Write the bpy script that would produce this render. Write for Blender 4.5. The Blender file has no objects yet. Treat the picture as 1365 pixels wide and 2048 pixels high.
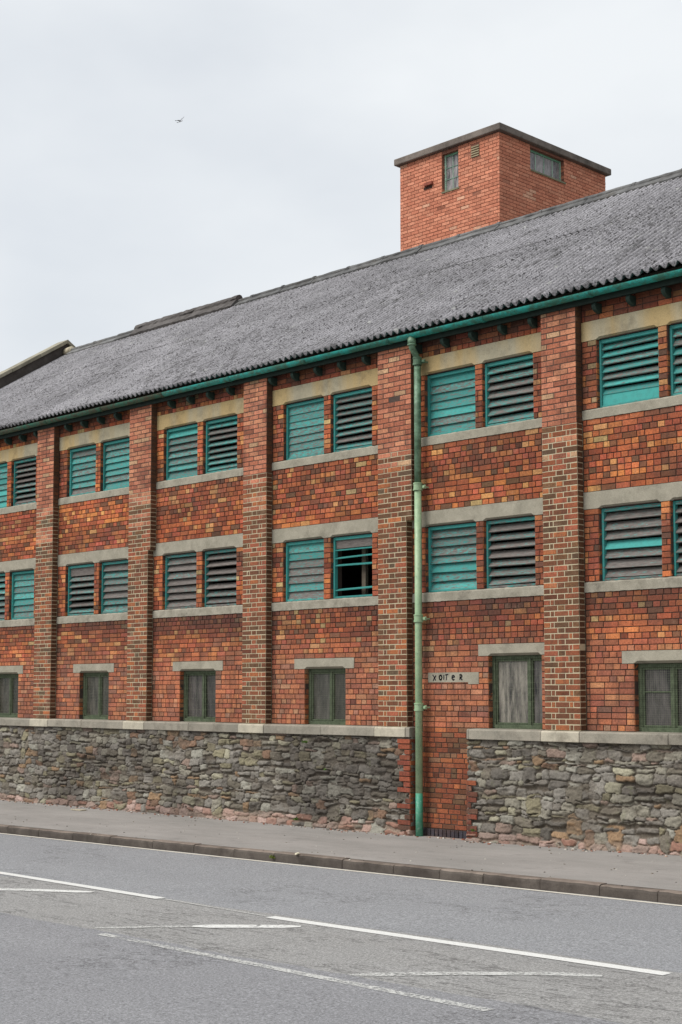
import bpy, math, random
import numpy as np
from mathutils import Vector, Matrix

S = bpy.context.scene
C = S.collection
rng = np.random.default_rng(7)
random.seed(7)

# ---------------------------------------------------------------- camera
F_PX, CX, CY, YH, XV = 2940., 682.5, 1146., 1385., -2200.
PITCH = math.atan((YH-CY)/F_PX)
YAW = math.atan((CX-XV)*math.cos(PITCH)/F_PX)
FW = np.array([-math.cos(YAW)*math.cos(PITCH), math.sin(YAW)*math.cos(PITCH), math.sin(PITCH)])
RT = np.array([math.sin(YAW), math.cos(YAW), 0.])
UP = np.cross(RT, FW)
CAM = np.array([0., -15.8, 2.06])
cd = bpy.data.cameras.new('camera'); cam = bpy.data.objects.new('camera', cd); C.objects.link(cam)
cam.matrix_world = Matrix(((RT[0], UP[0], -FW[0], CAM[0]), (RT[1], UP[1], -FW[1], CAM[1]), (RT[2], UP[2], -FW[2], CAM[2]), (0, 0, 0, 1)))
cd.sensor_fit = 'VERTICAL'; cd.sensor_height = 36; cd.lens = 36*F_PX/2048; cd.shift_y = (CY-1024)/2048
cd.clip_end = 3000
S.camera = cam

# ---------------------------------------------------------------- world, sun, exposure
SUN_EL, SUN_AZ = math.radians(50), math.radians(206)      # azimuth from +Y clockwise
w = bpy.data.worlds.new('World'); S.world = w; w.use_nodes = True
nt = w.node_tree; nt.nodes.clear()
out = nt.nodes.new('ShaderNodeOutputWorld'); bg = nt.nodes.new('ShaderNodeBackground')
sky = nt.nodes.new('ShaderNodeTexSky'); sky.sky_type = 'NISHITA'; sky.sun_disc = False
sky.sun_elevation = SUN_EL; sky.sun_rotation = SUN_AZ; sky.dust_density = 2.5; sky.air_density = 1.0
tc = nt.nodes.new('ShaderNodeTexCoord'); mp = nt.nodes.new('ShaderNodeMapping'); mp.inputs['Scale'].default_value = (1.6, 1.6, 3.2)
nz = nt.nodes.new('ShaderNodeTexNoise'); nz.inputs['Scale'].default_value = 1.7; nz.inputs['Detail'].default_value = 5; nz.inputs['Roughness'].default_value = .5
rp = nt.nodes.new('ShaderNodeValToRGB'); rp.color_ramp.elements[0].position = .34; rp.color_ramp.elements[1].position = .66
rp.color_ramp.elements[0].color = (.74,)*3+(1,); rp.color_ramp.elements[1].color = (.97,)*3+(1,)
mx = nt.nodes.new('ShaderNodeMix'); mx.data_type = 'RGBA'
mx.inputs['B'].default_value = (8.25, 8.55, 8.8, 1)       # bright thin overcast, same unit as the sky texture
nt.links.new(tc.outputs['Generated'], mp.inputs[0]); nt.links.new(mp.outputs[0], nz.inputs['Vector'])
nt.links.new(nz.outputs[0], rp.inputs[0]); nt.links.new(rp.outputs[0], mx.inputs['Factor'])
nt.links.new(sky.outputs[0], mx.inputs['A'])
sx_ = nt.nodes.new('ShaderNodeSeparateXYZ'); nt.links.new(tc.outputs['Generated'], sx_.inputs[0])
r2 = nt.nodes.new('ShaderNodeMapRange'); r2.inputs[1].default_value = -.1; r2.inputs[2].default_value = .75; r2.inputs[3].default_value = 1.; r2.inputs[4].default_value = .8
nt.links.new(sx_.outputs[0], r2.inputs[0])                   # unseen eastern sky dimmed, added to darken faces turned that way
m2 = nt.nodes.new('ShaderNodeMix'); m2.data_type = 'RGBA'; m2.blend_type = 'MULTIPLY'; m2.inputs['Factor'].default_value = 1
nt.links.new(mx.outputs['Result'], m2.inputs['A']); nt.links.new(r2.outputs[0], m2.inputs['B']); nt.links.new(m2.outputs['Result'], bg.inputs[0])
bg.inputs[1].default_value = .1
nt.links.new(bg.outputs[0], out.inputs[0])
sl = bpy.data.lights.new('sun', 'SUN'); sl.energy = 2.6; sl.angle = math.radians(36); sl.color = (1, .965, .92)
so = bpy.data.objects.new('sun', sl); C.objects.link(so)
sd = Vector((math.sin(SUN_AZ)*math.cos(SUN_EL), math.cos(SUN_AZ)*math.cos(SUN_EL), math.sin(SUN_EL)))
so.rotation_euler = (-sd).to_track_quat('-Z', 'Y').to_euler()
S.view_settings.view_transform = 'Standard'; S.view_settings.look = 'None'
S.view_settings.exposure = .12; S.view_settings.gamma = 1
S.render.engine = 'CYCLES'

# ---------------------------------------------------------------- helpers
def lin(c, k=1.0):
    r = []
    for v in c[:3]:
        v = v/255.
        r.append(min(.95, k*(v/12.92 if v <= .04045 else ((v+.055)/1.055)**2.4)))
    return tuple(r)

def hashn(ix, iy, s):
    h = (ix.astype(np.int64)*374761393 + iy.astype(np.int64)*668265263 + s*2147483647) & 0xffffffff
    h = ((h ^ (h >> 13))*1274126177) & 0xffffffff
    h = h ^ (h >> 16)
    return (h & 0xffff)/65535.

def vnoise(x, y, s=0):
    x = np.asarray(x, float); y = np.asarray(y, float)
    ix = np.floor(x); iy = np.floor(y); fx = x-ix; fy = y-iy
    fx = fx*fx*(3-2*fx); fy = fy*fy*(3-2*fy)
    a = hashn(ix, iy, s); b = hashn(ix+1, iy, s); c = hashn(ix, iy+1, s); d = hashn(ix+1, iy+1, s)
    return (a*(1-fx)+b*fx)*(1-fy)+(c*(1-fx)+d*fx)*fy

def fbm(x, y, s=0, o=4):
    r = 0; a = .5; t = 0
    for i in range(o):
        r = r+a*vnoise(np.asarray(x)*2**i, np.asarray(y)*2**i, s+i*17); t += a; a *= .5
    return r/t

class MB:
    """collects faces with one colour each and links them as ONE mesh object"""
    def __init__(s): s.v = []; s.f = []; s.c = []
    def quad(s, a, b, c, d, col=(1, 1, 1)):
        n = len(s.v); s.v += [a, b, c, d]; s.f.append((n, n+1, n+2, n+3)); s.c.append(col)
    def box(s, x0, x1, y0, y1, z0, z1, col=(1, 1, 1), j=0):
        n = len(s.v)
        P = [(x0, y0, z0), (x1, y0, z0), (x1, y1, z0), (x0, y1, z0), (x0, y0, z1), (x1, y0, z1), (x1, y1, z1), (x0, y1, z1)]
        if j: P = [tuple(q+random.uniform(-j, j) for q in p) for p in P]
        s.v += P
        for f in ((0, 3, 2, 1), (4, 5, 6, 7), (0, 1, 5, 4), (1, 2, 6, 5), (2, 3, 7, 6), (3, 0, 4, 7)):
            s.f.append(tuple(n+i for i in f)); s.c.append(col)
    def hexa(s, P, col=(1, 1, 1)):
        n = len(s.v); s.v += [tuple(p) for p in P]
        for f in ((0, 3, 2, 1), (4, 5, 6, 7), (0, 1, 5, 4), (1, 2, 6, 5), (2, 3, 7, 6), (3, 0, 4, 7)):
            s.f.append(tuple(n+i for i in f)); s.c.append(col)
    def prism(s, pts, x0, x1, col=(1, 1, 1)):
        """profile pts (y,z) swept from x0 to x1"""
        n = len(s.v); k = len(pts)
        s.v += [(x0, y, z) for y, z in pts]+[(x1, y, z) for y, z in pts]
        for i in range(k):
            j = (i+1) % k; s.f.append((n+i, n+k+i, n+k+j, n+j)); s.c.append(col)
        s.f.append(tuple(n+i for i in range(k))); s.c.append(col)
        s.f.append(tuple(n+k+i for i in reversed(range(k)))); s.c.append(col)
    def tube(s, path, rad, seg=16, col=(1, 1, 1), cap=True):
        path = [Vector(p) for p in path]; n0 = len(s.v); k = len(path)
        if not hasattr(rad, '__len__'): rad = [rad]*k
        for i, p in enumerate(path):
            t = (path[min(i+1, k-1)]-path[max(i-1, 0)]).normalized()
            a = t.orthogonal().normalized() if i == 0 else (a-t*a.dot(t)).normalized()
            b = t.cross(a)
            for q in range(seg):
                th = 2*math.pi*q/seg
                s.v.append(tuple(p+(a*math.cos(th)+b*math.sin(th))*rad[i]))
        for i in range(k-1):
            for q in range(seg):
                r = (q+1) % seg
                s.f.append((n0+i*seg+q, n0+i*seg+r, n0+(i+1)*seg+r, n0+(i+1)*seg+q)); s.c.append(col)
        if cap:
            s.f.append(tuple(n0+q for q in reversed(range(seg)))); s.c.append(col)
            s.f.append(tuple(n0+(k-1)*seg+q for q in range(seg))); s.c.append(col)
    def build(s, name, mat, parent=None, smooth=False, bevel=0, bseg=1):
        me = bpy.data.meshes.new(name); me.from_pydata(s.v, [], s.f); me.update()
        at = me.color_attributes.new('Col', 'FLOAT_COLOR', 'CORNER')
        arr = np.ones((len(me.loops), 4), np.float32)
        cnt = np.array([len(f) for f in s.f]); arr[:, :3] = np.repeat(np.array(s.c, np.float32), cnt, axis=0)
        at.data.foreach_set('color', arr.ravel())
        if smooth: me.polygons.foreach_set('use_smooth', [True]*len(me.polygons))
        o = bpy.data.objects.new(name, me); C.objects.link(o)
        me.materials.append(mat)
        if parent: o.parent = parent
        if bevel:
            m = o.modifiers.new('bevel', 'BEVEL'); m.width = bevel; m.segments = bseg; m.limit_method = 'ANGLE'
        return o

def grid_obj(name, P, col, mat, parent=None, smooth=True, mask=None):
    """P (ny,nx,3) grid, col (ny,nx,3) per vertex"""
    ny, nx = P.shape[:2]
    idx = np.arange(ny*nx).reshape(ny, nx)
    q = np.stack([idx[:-1, :-1], idx[:-1, 1:], idx[1:, 1:], idx[1:, :-1]], -1)
    if mask is not None: q = q[mask]
    q = q.reshape(-1, 4)
    me = bpy.data.meshes.new(name)
    me.vertices.add(ny*nx); me.vertices.foreach_set('co', P.reshape(-1).astype(np.float32))
    me.loops.add(len(q)*4); me.loops.foreach_set('vertex_index', q.reshape(-1).astype(np.int32))
    me.polygons.add(len(q)); me.polygons.foreach_set('loop_start', np.arange(0, len(q)*4, 4, dtype=np.int32))
    me.polygons.foreach_set('loop_total', np.full(len(q), 4, np.int32))
    me.polygons.foreach_set('use_smooth', np.full(len(q), smooth))
    me.update(calc_edges=True); me.validate()
    if col is not None:
        at = me.color_attributes.new('Col', 'FLOAT_COLOR', 'POINT')
        arr = np.ones((ny*nx, 4), np.float32); arr[:, :3] = col.reshape(-1, 3); at.data.foreach_set('color', arr.ravel())
    o = bpy.data.objects.new(name, me); C.objects.link(o); me.materials.append(mat)
    if parent: o.parent = parent
    return o

def tag(o, label=None, cat=None, group=None, kind=None):
    for k, v in (('label', label), ('category', cat), ('group', group), ('kind', kind)):
        if v: o[k] = v
    return o
def empty(name, loc=(0, 0, 0)):
    o = bpy.data.objects.new(name, None); C.objects.link(o); o.location = loc; o.empty_display_size = .3; return o

# ---------------------------------------------------------------- materials
class M:
    def __init__(s, name):
        s.m = bpy.data.materials.new(name); s.m.use_nodes = True; s.t = s.m.node_tree
        s.b = s.t.nodes['Principled BSDF']; s.b.inputs['Roughness'].default_value = .9
        s.b.inputs['Specular IOR Level'].default_value = .25
        s.co = s.t.nodes.new('ShaderNodeTexCoord').outputs['Object']
    def n(s, ty, **kw):
        x = s.t.nodes.new('ShaderNode'+ty)
        for k, v in kw.items(): setattr(x, k, v)
        return x
    def l(s, a, b): s.t.links.new(a, b)
    def noise(s, scale, detail=4, rough=.6, stretch=None, dist=0, off=None):
        x = s.n('TexNoise'); x.inputs['Scale'].default_value = scale; x.inputs['Detail'].default_value = detail
        x.inputs['Roughness'].default_value = rough; x.inputs['Distortion'].default_value = dist
        c = s.co
        if stretch or off:
            mp = s.n('Mapping'); mp.inputs['Scale'].default_value = stretch or (1, 1, 1)
            if off: mp.inputs['Location'].default_value = off
            s.l(c, mp.inputs[0]); c = mp.outputs[0]
        s.l(c, x.inputs['Vector']); return x.outputs['Fac']
    def ramp(s, fac, stops, interp='LINEAR'):
        r = s.n('ValToRGB'); e = r.color_ramp.elements; r.color_ramp.interpolation = interp
        while len(e) < len(stops): e.new(.5)
        for q, (p, c) in zip(e, stops):
            q.position = p; q.color = (c, c, c, 1) if not hasattr(c, '__len__') else tuple(c)+(1,)
        s.l(fac, r.inputs[0]); return r.outputs[0]
    def mix(s, fac, a, b, mode='MIX'):
        x = s.n('Mix', data_type='RGBA', blend_type=mode)
        for k, v in (('Factor', fac), ('A', a), ('B', b)):
            if hasattr(v, 'is_output'): s.l(v, x.inputs[k])
            elif hasattr(v, '__len__'): x.inputs[k].default_value = tuple(v)+(1,)
            else: x.inputs[k].default_value = v
        return x.outputs['Result']
    def attr(s, name='Col'):
        return s.n('Attribute', attribute_name=name).outputs['Color']
    def axis(s, ax, scale=1, off=0):
        x = s.n('SeparateXYZ'); s.l(s.co, x.inputs[0])
        m = s.n('Math', operation='MULTIPLY_ADD'); s.l(x.outputs[ax], m.inputs[0]); m.inputs[1].default_value = scale; m.inputs[2].default_value = off
        return m.outputs[0]
    def math(s, op, a, b=0):
        m = s.n('Math', operation=op)
        for i, v in enumerate((a, b)):
            if hasattr(v, 'is_output'): s.l(v, m.inputs[i])
            else: m.inputs[i].default_value = v
        return m.outputs[0]
    def bump(s, h, strength=.5, dist=.01):
        b = s.n('Bump'); b.inputs['Strength'].default_value = strength; b.inputs['Distance'].default_value = dist
        s.l(h, b.inputs['Height']); s.l(b.outputs[0], s.b.inputs['Normal'])
    def base(s, c):
        if hasattr(c, 'is_output'): s.l(c, s.b.inputs['Base Color'])
        else: s.b.inputs['Base Color'].default_value = tuple(c)+(1,)
    def rough(s, r):
        if hasattr(r, 'is_output'): s.l(r, s.b.inputs['Roughness'])
        else: s.b.inputs['Roughness'].default_value = r

def mat_brick(dirty=True):
    m = M('brick'); c = m.attr()
    c = m.mix(1., c, m.ramp(m.noise(38, 5, .75), [(.3, .5), (.5, 1.), (.72, 1.4)]), 'MULTIPLY')
    c = m.mix(m.ramp(m.noise(85, 3, .8, off=(4, 4, 1)), [(.6, 0.), (.68, .6)]), c, lin((54, 40, 36)))
    # dry lime / cement smears and soot with shapes of their own
    c = m.mix(m.ramp(m.noise(9, 6, .75, off=(3, 1, 5)), [(.6, 0.), (.74, .38)]), c, lin((150, 132, 112)))
    c = m.mix(m.ramp(m.noise(1.3, 6, .7), [(.53, 0.), (.72, .42 if dirty else .1)]), c, lin((74, 60, 54)))
    if dirty:   # rain-washed soot: blotches and narrow vertical runs that cross many bricks
        c = m.mix(m.ramp(m.noise(3.4, 5, .7, off=(8, 0, 3)), [(.46, 0.), (.66, .42)]), c, lin((92, 66, 54)))
        c = m.mix(m.ramp(m.noise(5., 5, .7, stretch=(1.6, 1.6, .16), off=(2, 0, 9)), [(.52, 0.), (.7, .5)]), c, lin((62, 46, 42)))
        c = m.mix(m.ramp(m.noise(2.3, 6, .75, stretch=(1, 1, 1.6), off=(6, 0, 1)), [(.58, 0.), (.72, .35)]), c, lin((168, 142, 122)))
    m.base(c); m.rough(.92); m.bump(m.noise(70, 6, .8), .8, .006); return m.m
def mat_mortar(name, c0, c1):
    m = M(name); m.base(m.mix(m.noise(14, 5, .7), lin(c0), lin(c1))); m.bump(m.noise(90, 4, .8), .7, .004); m.rough(.95); return m.m
def mat_conc(name, c0, c1, dirt=.5, warm=None):
    m = M(name); c = m.mix(m.ramp(m.noise(3, 5, .65), [(.35, 0.), (.65, 1.)]), lin(c0), lin(c1))
    if warm:
        c = m.mix(m.ramp(m.noise(1.7, 3, .5, stretch=(1, 1, .15)), [(.42, 0.), (.58, .8)]), c, lin(warm))
    c = m.mix(1., c, m.ramp(m.noise(120, 3, .8), [(.3, .72), (.5, 1.), (.72, 1.22)]), 'MULTIPLY')
    c = m.mix(m.ramp(m.noise(2.6, 6, .75, off=(7, 0, 0)), [(.5, 0.), (.7, dirt)]), c, lin((70, 64, 56)))
    m.base(m.mix(1., c, m.attr(), 'MULTIPLY')); m.bump(m.noise(75, 5, .8), .8, .006); return m.m
def mat_louvre():
    m = M('peeling_louvre_paint'); a = m.attr()
    sp = m.n('SeparateColor'); m.l(a, sp.inputs[0])      # R = paint cover, G = brightness, B = shade of the paint
    n1 = m.noise(9, 8, .78, stretch=(1, 1, 6)); n2 = m.noise(26, 5, .7, stretch=(.6, 1, 3), off=(4, 2, 1))
    n = m.math('MULTIPLY', m.math('ADD', m.math('MULTIPLY', n1, .6), m.math('MULTIPLY', n2, .4)), 2.0); n = m.math('SUBTRACT', n, .5)
    f = m.math('ADD', m.math('SUBTRACT', sp.outputs[0], n), .0)
    f = m.math('MULTIPLY', m.ramp(m.math('MULTIPLY_ADD', f, 4.), [(.2, 0.), (.9, 1.)]), .88)
    teal = m.mix(sp.outputs[2], lin((34, 126, 122)), lin((68, 172, 165)))
    teal = m.mix(m.ramp(m.noise(18, 6, .7), [(.45, 0.), (.8, .6)]), teal, lin((60, 110, 104)))
    wood = m.mix(m.ramp(m.noise(20, 6, .7, stretch=(.4, 1, 8)), [(.3, 0.), (.7, 1.)]), lin((66, 60, 57)), lin((138, 130, 125)))
    c = m.mix(f, wood, teal)
    g = m.n('CombineColor')
    for i in range(3): m.l(sp.outputs[1], g.inputs[i])
    m.base(m.mix(1., c, g.outputs[0], 'MULTIPLY')); m.rough(.75); m.bump(m.noise(30, 6, .7, stretch=(.3, 1, 6)), .5, .003); return m.m
def mat_roof():
    m = M('weathered_corrugated_sheet'); c = m.attr()
    c = m.mix(1., c, m.ramp(m.noise(42, 4, .85), [(.32, .45), (.5, 1.), (.68, 1.5)]), 'MULTIPLY')
    c = m.mix(m.ramp(m.noise(2.2, 6, .8), [(.5, 0.), (.75, .35)]), c, lin((98, 100, 92)))
    c = m.mix(m.math('MULTIPLY', m.ramp(m.noise(34, 3, .7, stretch=(1.5, .6, .6), off=(2, 9, 4)), [(.54, 0.), (.585, .9)]), m.ramp(m.noise(1.6, 3, .6, off=(5, 2, 0)), [(.35, .35), (.6, 1.)])), c, lin((46, 44, 44)))
    c = m.mix(m.ramp(m.noise(26, 3, .8, off=(9, 3, 4)), [(.77, 0.), (.78, .9)]), c, lin((205, 205, 200)))
    m.base(c); m.rough(.95); m.bump(m.noise(45, 6, .8), 1., .012); return m.m
def mat_green_iron(name, c0, c1, c2, p=.5):
    m = M(name); z = m.noise(3.2, 6, .8, stretch=(1, 1, 1.6))
    c = m.mix(m.ramp(z, [(p-.08, 0.), (p+.06, 1.)]), lin(c0), lin(c1))
    c = m.mix(m.ramp(m.noise(22, 6, .8), [(.55, 0.), (.68, .8)]), c, lin(c2))
    c = m.mix(m.ramp(m.noise(40, 4, .8, off=(1, 5, 2)), [(.66, 0.), (.7, .7)]), c, lin((196, 200, 190)))
    m.base(m.mix(1., c, m.attr(), 'MULTIPLY')); m.rough(m.ramp(m.noise(8, 4), [(.3, .35), (.7, .7)])); m.b.inputs['Specular IOR Level'].default_value = .45
    m.bump(m.noise(50, 5, .7), .3, .003); return m.m
def mat_plain(name, c, k=1., rough=.8, nscale=12, var=.3, spec=.25):
    m = M(name); b = lin(c, k)
    m.base(m.mix(1., m.mix(1., m.attr(), b, 'MULTIPLY'), m.ramp(m.noise(nscale, 6, .75), [(.3, 1-var), (.7, 1+var)]), 'MULTIPLY'))
    m.rough(rough); m.b.inputs['Specular IOR Level'].default_value = spec; m.bump(m.noise(nscale*5, 4, .7), .3, .003); return m.m
def mat_stone():
    m = M('rubble_stone'); c = m.attr()
    c = m.mix(1., c, m.ramp(m.noise(34, 6, .8), [(.28, .6), (.5, 1.), (.74, 1.4)]), 'MULTIPLY')
    c = m.mix(m.ramp(m.noise(5.5, 6, .8, off=(5, 5, 5)), [(.58, 0.), (.72, .42)]), c, lin((116, 120, 84)))
    c = m.mix(m.ramp(m.noise(12, 6, .8, off=(1, 8, 2)), [(.62, 0.), (.7, .5)]), c, lin((176, 172, 160)))
    m.base(c); m.rough(.93); m.bump(m.noise(55, 7, .8), .9, .008); return m.m
def mat_asphalt():
    m = M('road_asphalt'); y = m.axis(1)
    wob = m.math('MULTIPLY_ADD', m.noise(.9, 4, .7), .25); yy = m.math('ADD', y, m.math('MULTIPLY', m.noise(.9, 4, .7), .25))
    # three strips laid at different times
    f1 = m.math('GREATER_THAN', yy, -6.0); f2 = m.math('GREATER_THAN', yy, -7.78)
    c = m.mix(f2, lin((114, 114, 116)), lin((124, 123, 121))); c = m.mix(f1, c, lin((120, 121, 123)))
    c = m.mix(m.ramp(m.noise(.7, 6, .7, stretch=(.35, 1.2, 1)), [(.35, .0), (.7, .14)]), c, lin((146, 146, 146)))
    c = m.mix(m.ramp(m.noise(.5, 6, .7, stretch=(.3, 1.4, 1), off=(4, 4, 4)), [(.52, .0), (.75, .14)]), c, lin((84, 85, 88)))
    c = m.mix(1., c, m.ramp(m.noise(48, 4, .95), [(.34, .42), (.5, 1.), (.66, 1.75)]), 'MULTIPLY')
    c = m.mix(1., c, m.ramp(m.noise(16, 5, .8), [(.3, .86), (.7, 1.14)]), 'MULTIPLY')
    # cracks: thin lines where a stretched noise crosses its middle value, mostly in the old centre strip
    n = m.noise(.55, 8, .62, stretch=(.5, 2.6, 1), off=(1.3, .2, 0))
    line = m.math('ABSOLUTE', m.math('SUBTRACT', n, .5))
    band = m.ramp(m.math('ABSOLUTE', m.math('ADD', y, 7.0)), [(.0, 1.), (.9, 1.), (1., .0)])
    cr = m.math('MULTIPLY', m.ramp(line, [(.0, .75), (.003, .4), (.006, 0.)]), band)
    n2 = m.noise(.8, 8, .7, stretch=(1, 1.7, 1), off=(7, 3, 0)); l2 = m.math('ABSOLUTE', m.math('SUBTRACT', n2, .47))
    gate = m.ramp(m.noise(.35, 3, off=(3, 9, 0)), [(.54, 0.), (.6, 1.)])
    cr2 = m.math('MULTIPLY', m.ramp(l2, [(.0, .7), (.005, .4), (.01, 0.)]), gate)
    c = m.mix(m.math('MAXIMUM', cr, cr2), c, lin((48, 46, 46)))
    m.base(m.mix(1., c, (ASPH,)*3, 'MULTIPLY')); m.rough(.85); m.bump(m.noise(120, 4, .9), .7, .006); return m.m
ASPH = 1.36
def mat_pavement():
    m = M('pavement_asphalt')
    c = m.mix(m.ramp(m.noise(.8, 6, .7, stretch=(.5, 1.5, 1)), [(.35, 0.), (.65, 1.)]), lin((124, 121, 117)), lin((140, 136, 132)))
    c = m.mix(m.ramp(m.noise(1.9, 6, .75, off=(2, 7, 1)), [(.56, 0.), (.68, .35)]), c, lin((96, 93, 90)))
    c = m.mix(1., c, m.ramp(m.noise(110, 3, .9), [(.3, .78), (.5, 1.), (.7, 1.25)]), 'MULTIPLY')
    y = m.axis(1); nn = m.noise(2.5, 6, .8)
    edge = m.ramp(m.math('ADD', y, m.math('MULTIPLY', nn, .3)), [(.35-.42, 0.), (.1, .9)])   # sandy grit gathered along the foot of the wall
    c = m.mix(edge, c, lin((150, 130, 116)))
    m.base(m.mix(1., c, (1.25,)*3, 'MULTIPLY')); m.rough(.9); m.bump(m.noise(110, 4, .9), .5, .004); return m.m
def mat_paint(name, thr, c=(228, 228, 224), sc=16):
    m = M(name); n = m.noise(sc, 7, .8); n2 = m.noise(2.2, 3, .6)
    s_ = m.math('ADD', m.math('MULTIPLY', n, .75), m.math('MULTIPLY', n2, .25))
    f = m.ramp(s_, [(thr-.03, 0.), (thr+.03, 1.)])
    m.base(m.mix(1., lin(c, .92), m.ramp(m.noise(60, 3, .8), [(.3, .75), (.6, 1.05)]), 'MULTIPLY'))
    tr = m.n('BsdfTransparent'); mi = m.n('MixShader'); m.l(f, mi.inputs[0]); m.l(tr.outputs[0], mi.inputs[1]); m.l(m.b.outputs[0], mi.inputs[2])
    m.l(mi.outputs[0], m.t.nodes['Material Output'].inputs[0]); m.rough(.7); return m.m
def mat_glass():
    m = M('grimy_glass')
    c = m.mix(m.ramp(m.noise(5, 6, .75, stretch=(2.2, 1, .35)), [(.36, 0.), (.66, 1.)]), lin((28, 27, 27)), lin((98, 93, 87)))
    m.base(m.mix(1., c, m.attr(), 'MULTIPLY')); m.rough(m.ramp(m.noise(5, 5), [(.3, .12), (.7, .5)])); m.b.inputs['Specular IOR Level'].default_value = .5; return m.m

B = mat_brick(); B_CLEAN = mat_brick(False)
MORT_DARK = mat_mortar('dark_mortar', (62, 50, 46), (92, 78, 70))
MORT_LIGHT = mat_mortar('lime_mortar', (176, 164, 136), (204, 193, 164))
MORT_TOWER = mat_mortar('tower_mortar', (120, 78, 64), (156, 108, 92))
CONC = mat_conc('grey_concrete', (146, 141, 126), (166, 160, 144), .4)
SILLM = mat_conc('rough_sill_concrete', (140, 135, 121), (168, 162, 147), .55)
SAND = mat_conc('sandstone_lintel', (160, 153, 132), (176, 167, 142), .45, (182, 156, 106))
COPE = mat_conc('coping_stone', (146, 142, 130), (168, 162, 148), .55)
LOUV = mat_louvre()
ROOF = mat_roof()
RIDGE = mat_conc('ridge_fibre_cement', (88, 88, 88), (124, 124, 123), .8)
LEAD = mat_conc('dark_felt', (78, 74, 72), (104, 100, 98), .6)
GUTM = mat_green_iron('gutter_iron', (20, 136, 128), (40, 92, 78), (48, 60, 50), .50)
PIPEM = mat_green_iron('downpipe_iron', (158, 182, 144), (142, 170, 134), (108, 132, 104), .5)
PIPETOP = mat_green_iron('mossy_pipe_iron', (112, 146, 118), (76, 104, 80), (70, 80, 60), .48)
PIPEBOT = mat_green_iron('teal_pipe_iron', (56, 140, 112), (84, 148, 120), (160, 186, 170), .5)
DKGREEN = mat_plain('dark_green_timber', (36, 52, 46), 1., .7)
FRAMEG = mat_plain('mossy_green_frame', (78, 88, 68), 1., .8, 14, .5)
TOWFR = mat_plain('pale_green_frame', (158, 188, 168), 1., .7)
WIRE = mat_plain('wire', (120, 126, 104), 1., .8)
GLASS = mat_glass()
DARK = mat_plain('interior_plaster', (70, 62, 56), 1., .95)
TIMB = mat_plain('old_timber', (120, 108, 94), 1., .9)
STONE = mat_stone()
ASPHALT = mat_asphalt(); PAVE = mat_pavement()
KERBM = mat_conc('kerb_granite', (92, 84, 78), (122, 113, 105), .7)
PAINT_NEW = mat_paint('road_paint', .36); PAINT_MID = mat_paint('faded_road_paint', .44); PAINT_OLD = mat_paint('worn_road_paint', .487, (206, 206, 202), 34)
PAINT_EDGE = mat_paint('edge_line_paint', .36, (226, 220, 206))
LEAF = mat_plain('leaf', (78, 104, 48), 1., .7, 30, .3)
VENT = mat_plain('vent_clay', (150, 140, 112), 1., .8)
GROUNDM = mat_plain('bare_ground', (112, 110, 104), 1., .95, 2, .2)
SPRAY = mat_plain('spray_paint', (40, 38, 42), 1., .8, 20, .4)

# ---------------------------------------------------------------- layout measured on the photograph (metres; wall face is Y=0)
R = {-1: -30.10, 0: -27.06, 1: -23.963, 2: -20.933, 3: -17.766, 4: -14.664, 5: -11.571, 6: -8.47, 7: -5.37}   # right edge of each pilaster
PW, PD = .585, .132
XG = -31.25                                # gable end
XE = -5.3                                  # right end of what is built
Z_COP0, Z_COP1 = 1.415, 1.562
ZS1, ZO1, ZL1, ZT1 = 3.37, 3.51, 4.47, 4.695      # lower row: sill bottom, opening bottom, lintel bottom, lintel top
ZS2, ZO2, ZL2, ZT2 = 5.665, 5.80, 6.72, 6.98
ZTOP = 7.30
DOOR = (-14.56, -13.50)                    # blocked doorway with no rubble in front
YR = -.165                                 # face of the rubble base
OPN = {5: ((.235, 1.19), (1.325, 2.27)), 4: ((.255, 1.222), (1.357, 2.268)), 3: ((.26, 1.205), (1.362, 2.266))}
BAS = {-1: ((.78, 1.71), (.58, 1.9)), 0: ((.78, 1.76), (.58, 1.93)), 1: ((.78, 1.71), (.577, 1.875)), 2: ((.78, 1.745), (.586, 1.94)),
       3: ((.78, 1.69), (.544, 1.884)), 4: ((1.43, 2.36), (1.255, 2.515)), 5: ((.75, 1.68), (.57, 1.88)), 6: ((.75, 1.68), (.57, 1.88))}
def opn(i): return OPN.get(i, OPN[3] if i < 3 else OPN[5])

PANEL = [((186, 92, 56), 5), ((200, 112, 60), 3.4), ((168, 74, 50), 5), ((146, 62, 46), 3.5), ((122, 66, 54), 2.4), ((206, 140, 90), 1.6),
         ((110, 68, 60), 1.3), ((92, 68, 62), .7), ((176, 148, 112), .5), ((186, 80, 66), 1.6)]
PILLOW = [((128, 66, 50), 4), ((150, 74, 52), 3.4), ((106, 60, 48), 3), ((90, 66, 54), 2.2), ((180, 94, 54), 2), ((112, 76, 56), 1.5), ((82, 74, 66), .8), ((168, 80, 62), 1.5)]
PILTOP = [((206, 118, 98), 5), ((190, 102, 82), 4), ((214, 132, 106), 3), ((166, 88, 74), 2), ((210, 160, 132), .6)]
BASE = [((172, 104, 74), 5), ((182, 116, 80), 3), ((156, 88, 64), 4), ((136, 80, 64), 2), ((116, 84, 72), 1.4), ((170, 128, 104), 1.3)]
JAMB = [((196, 104, 54), 4), ((180, 88, 50), 3), ((160, 74, 48), 2), ((136, 66, 50), 1)]
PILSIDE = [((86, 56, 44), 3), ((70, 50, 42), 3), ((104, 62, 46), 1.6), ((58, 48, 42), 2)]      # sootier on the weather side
TOWER = [((184, 114, 94), 6), ((177, 106, 87), 5), ((191, 123, 103), 3), ((168, 98, 80), 2), ((200, 150, 130), .3)]
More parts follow.
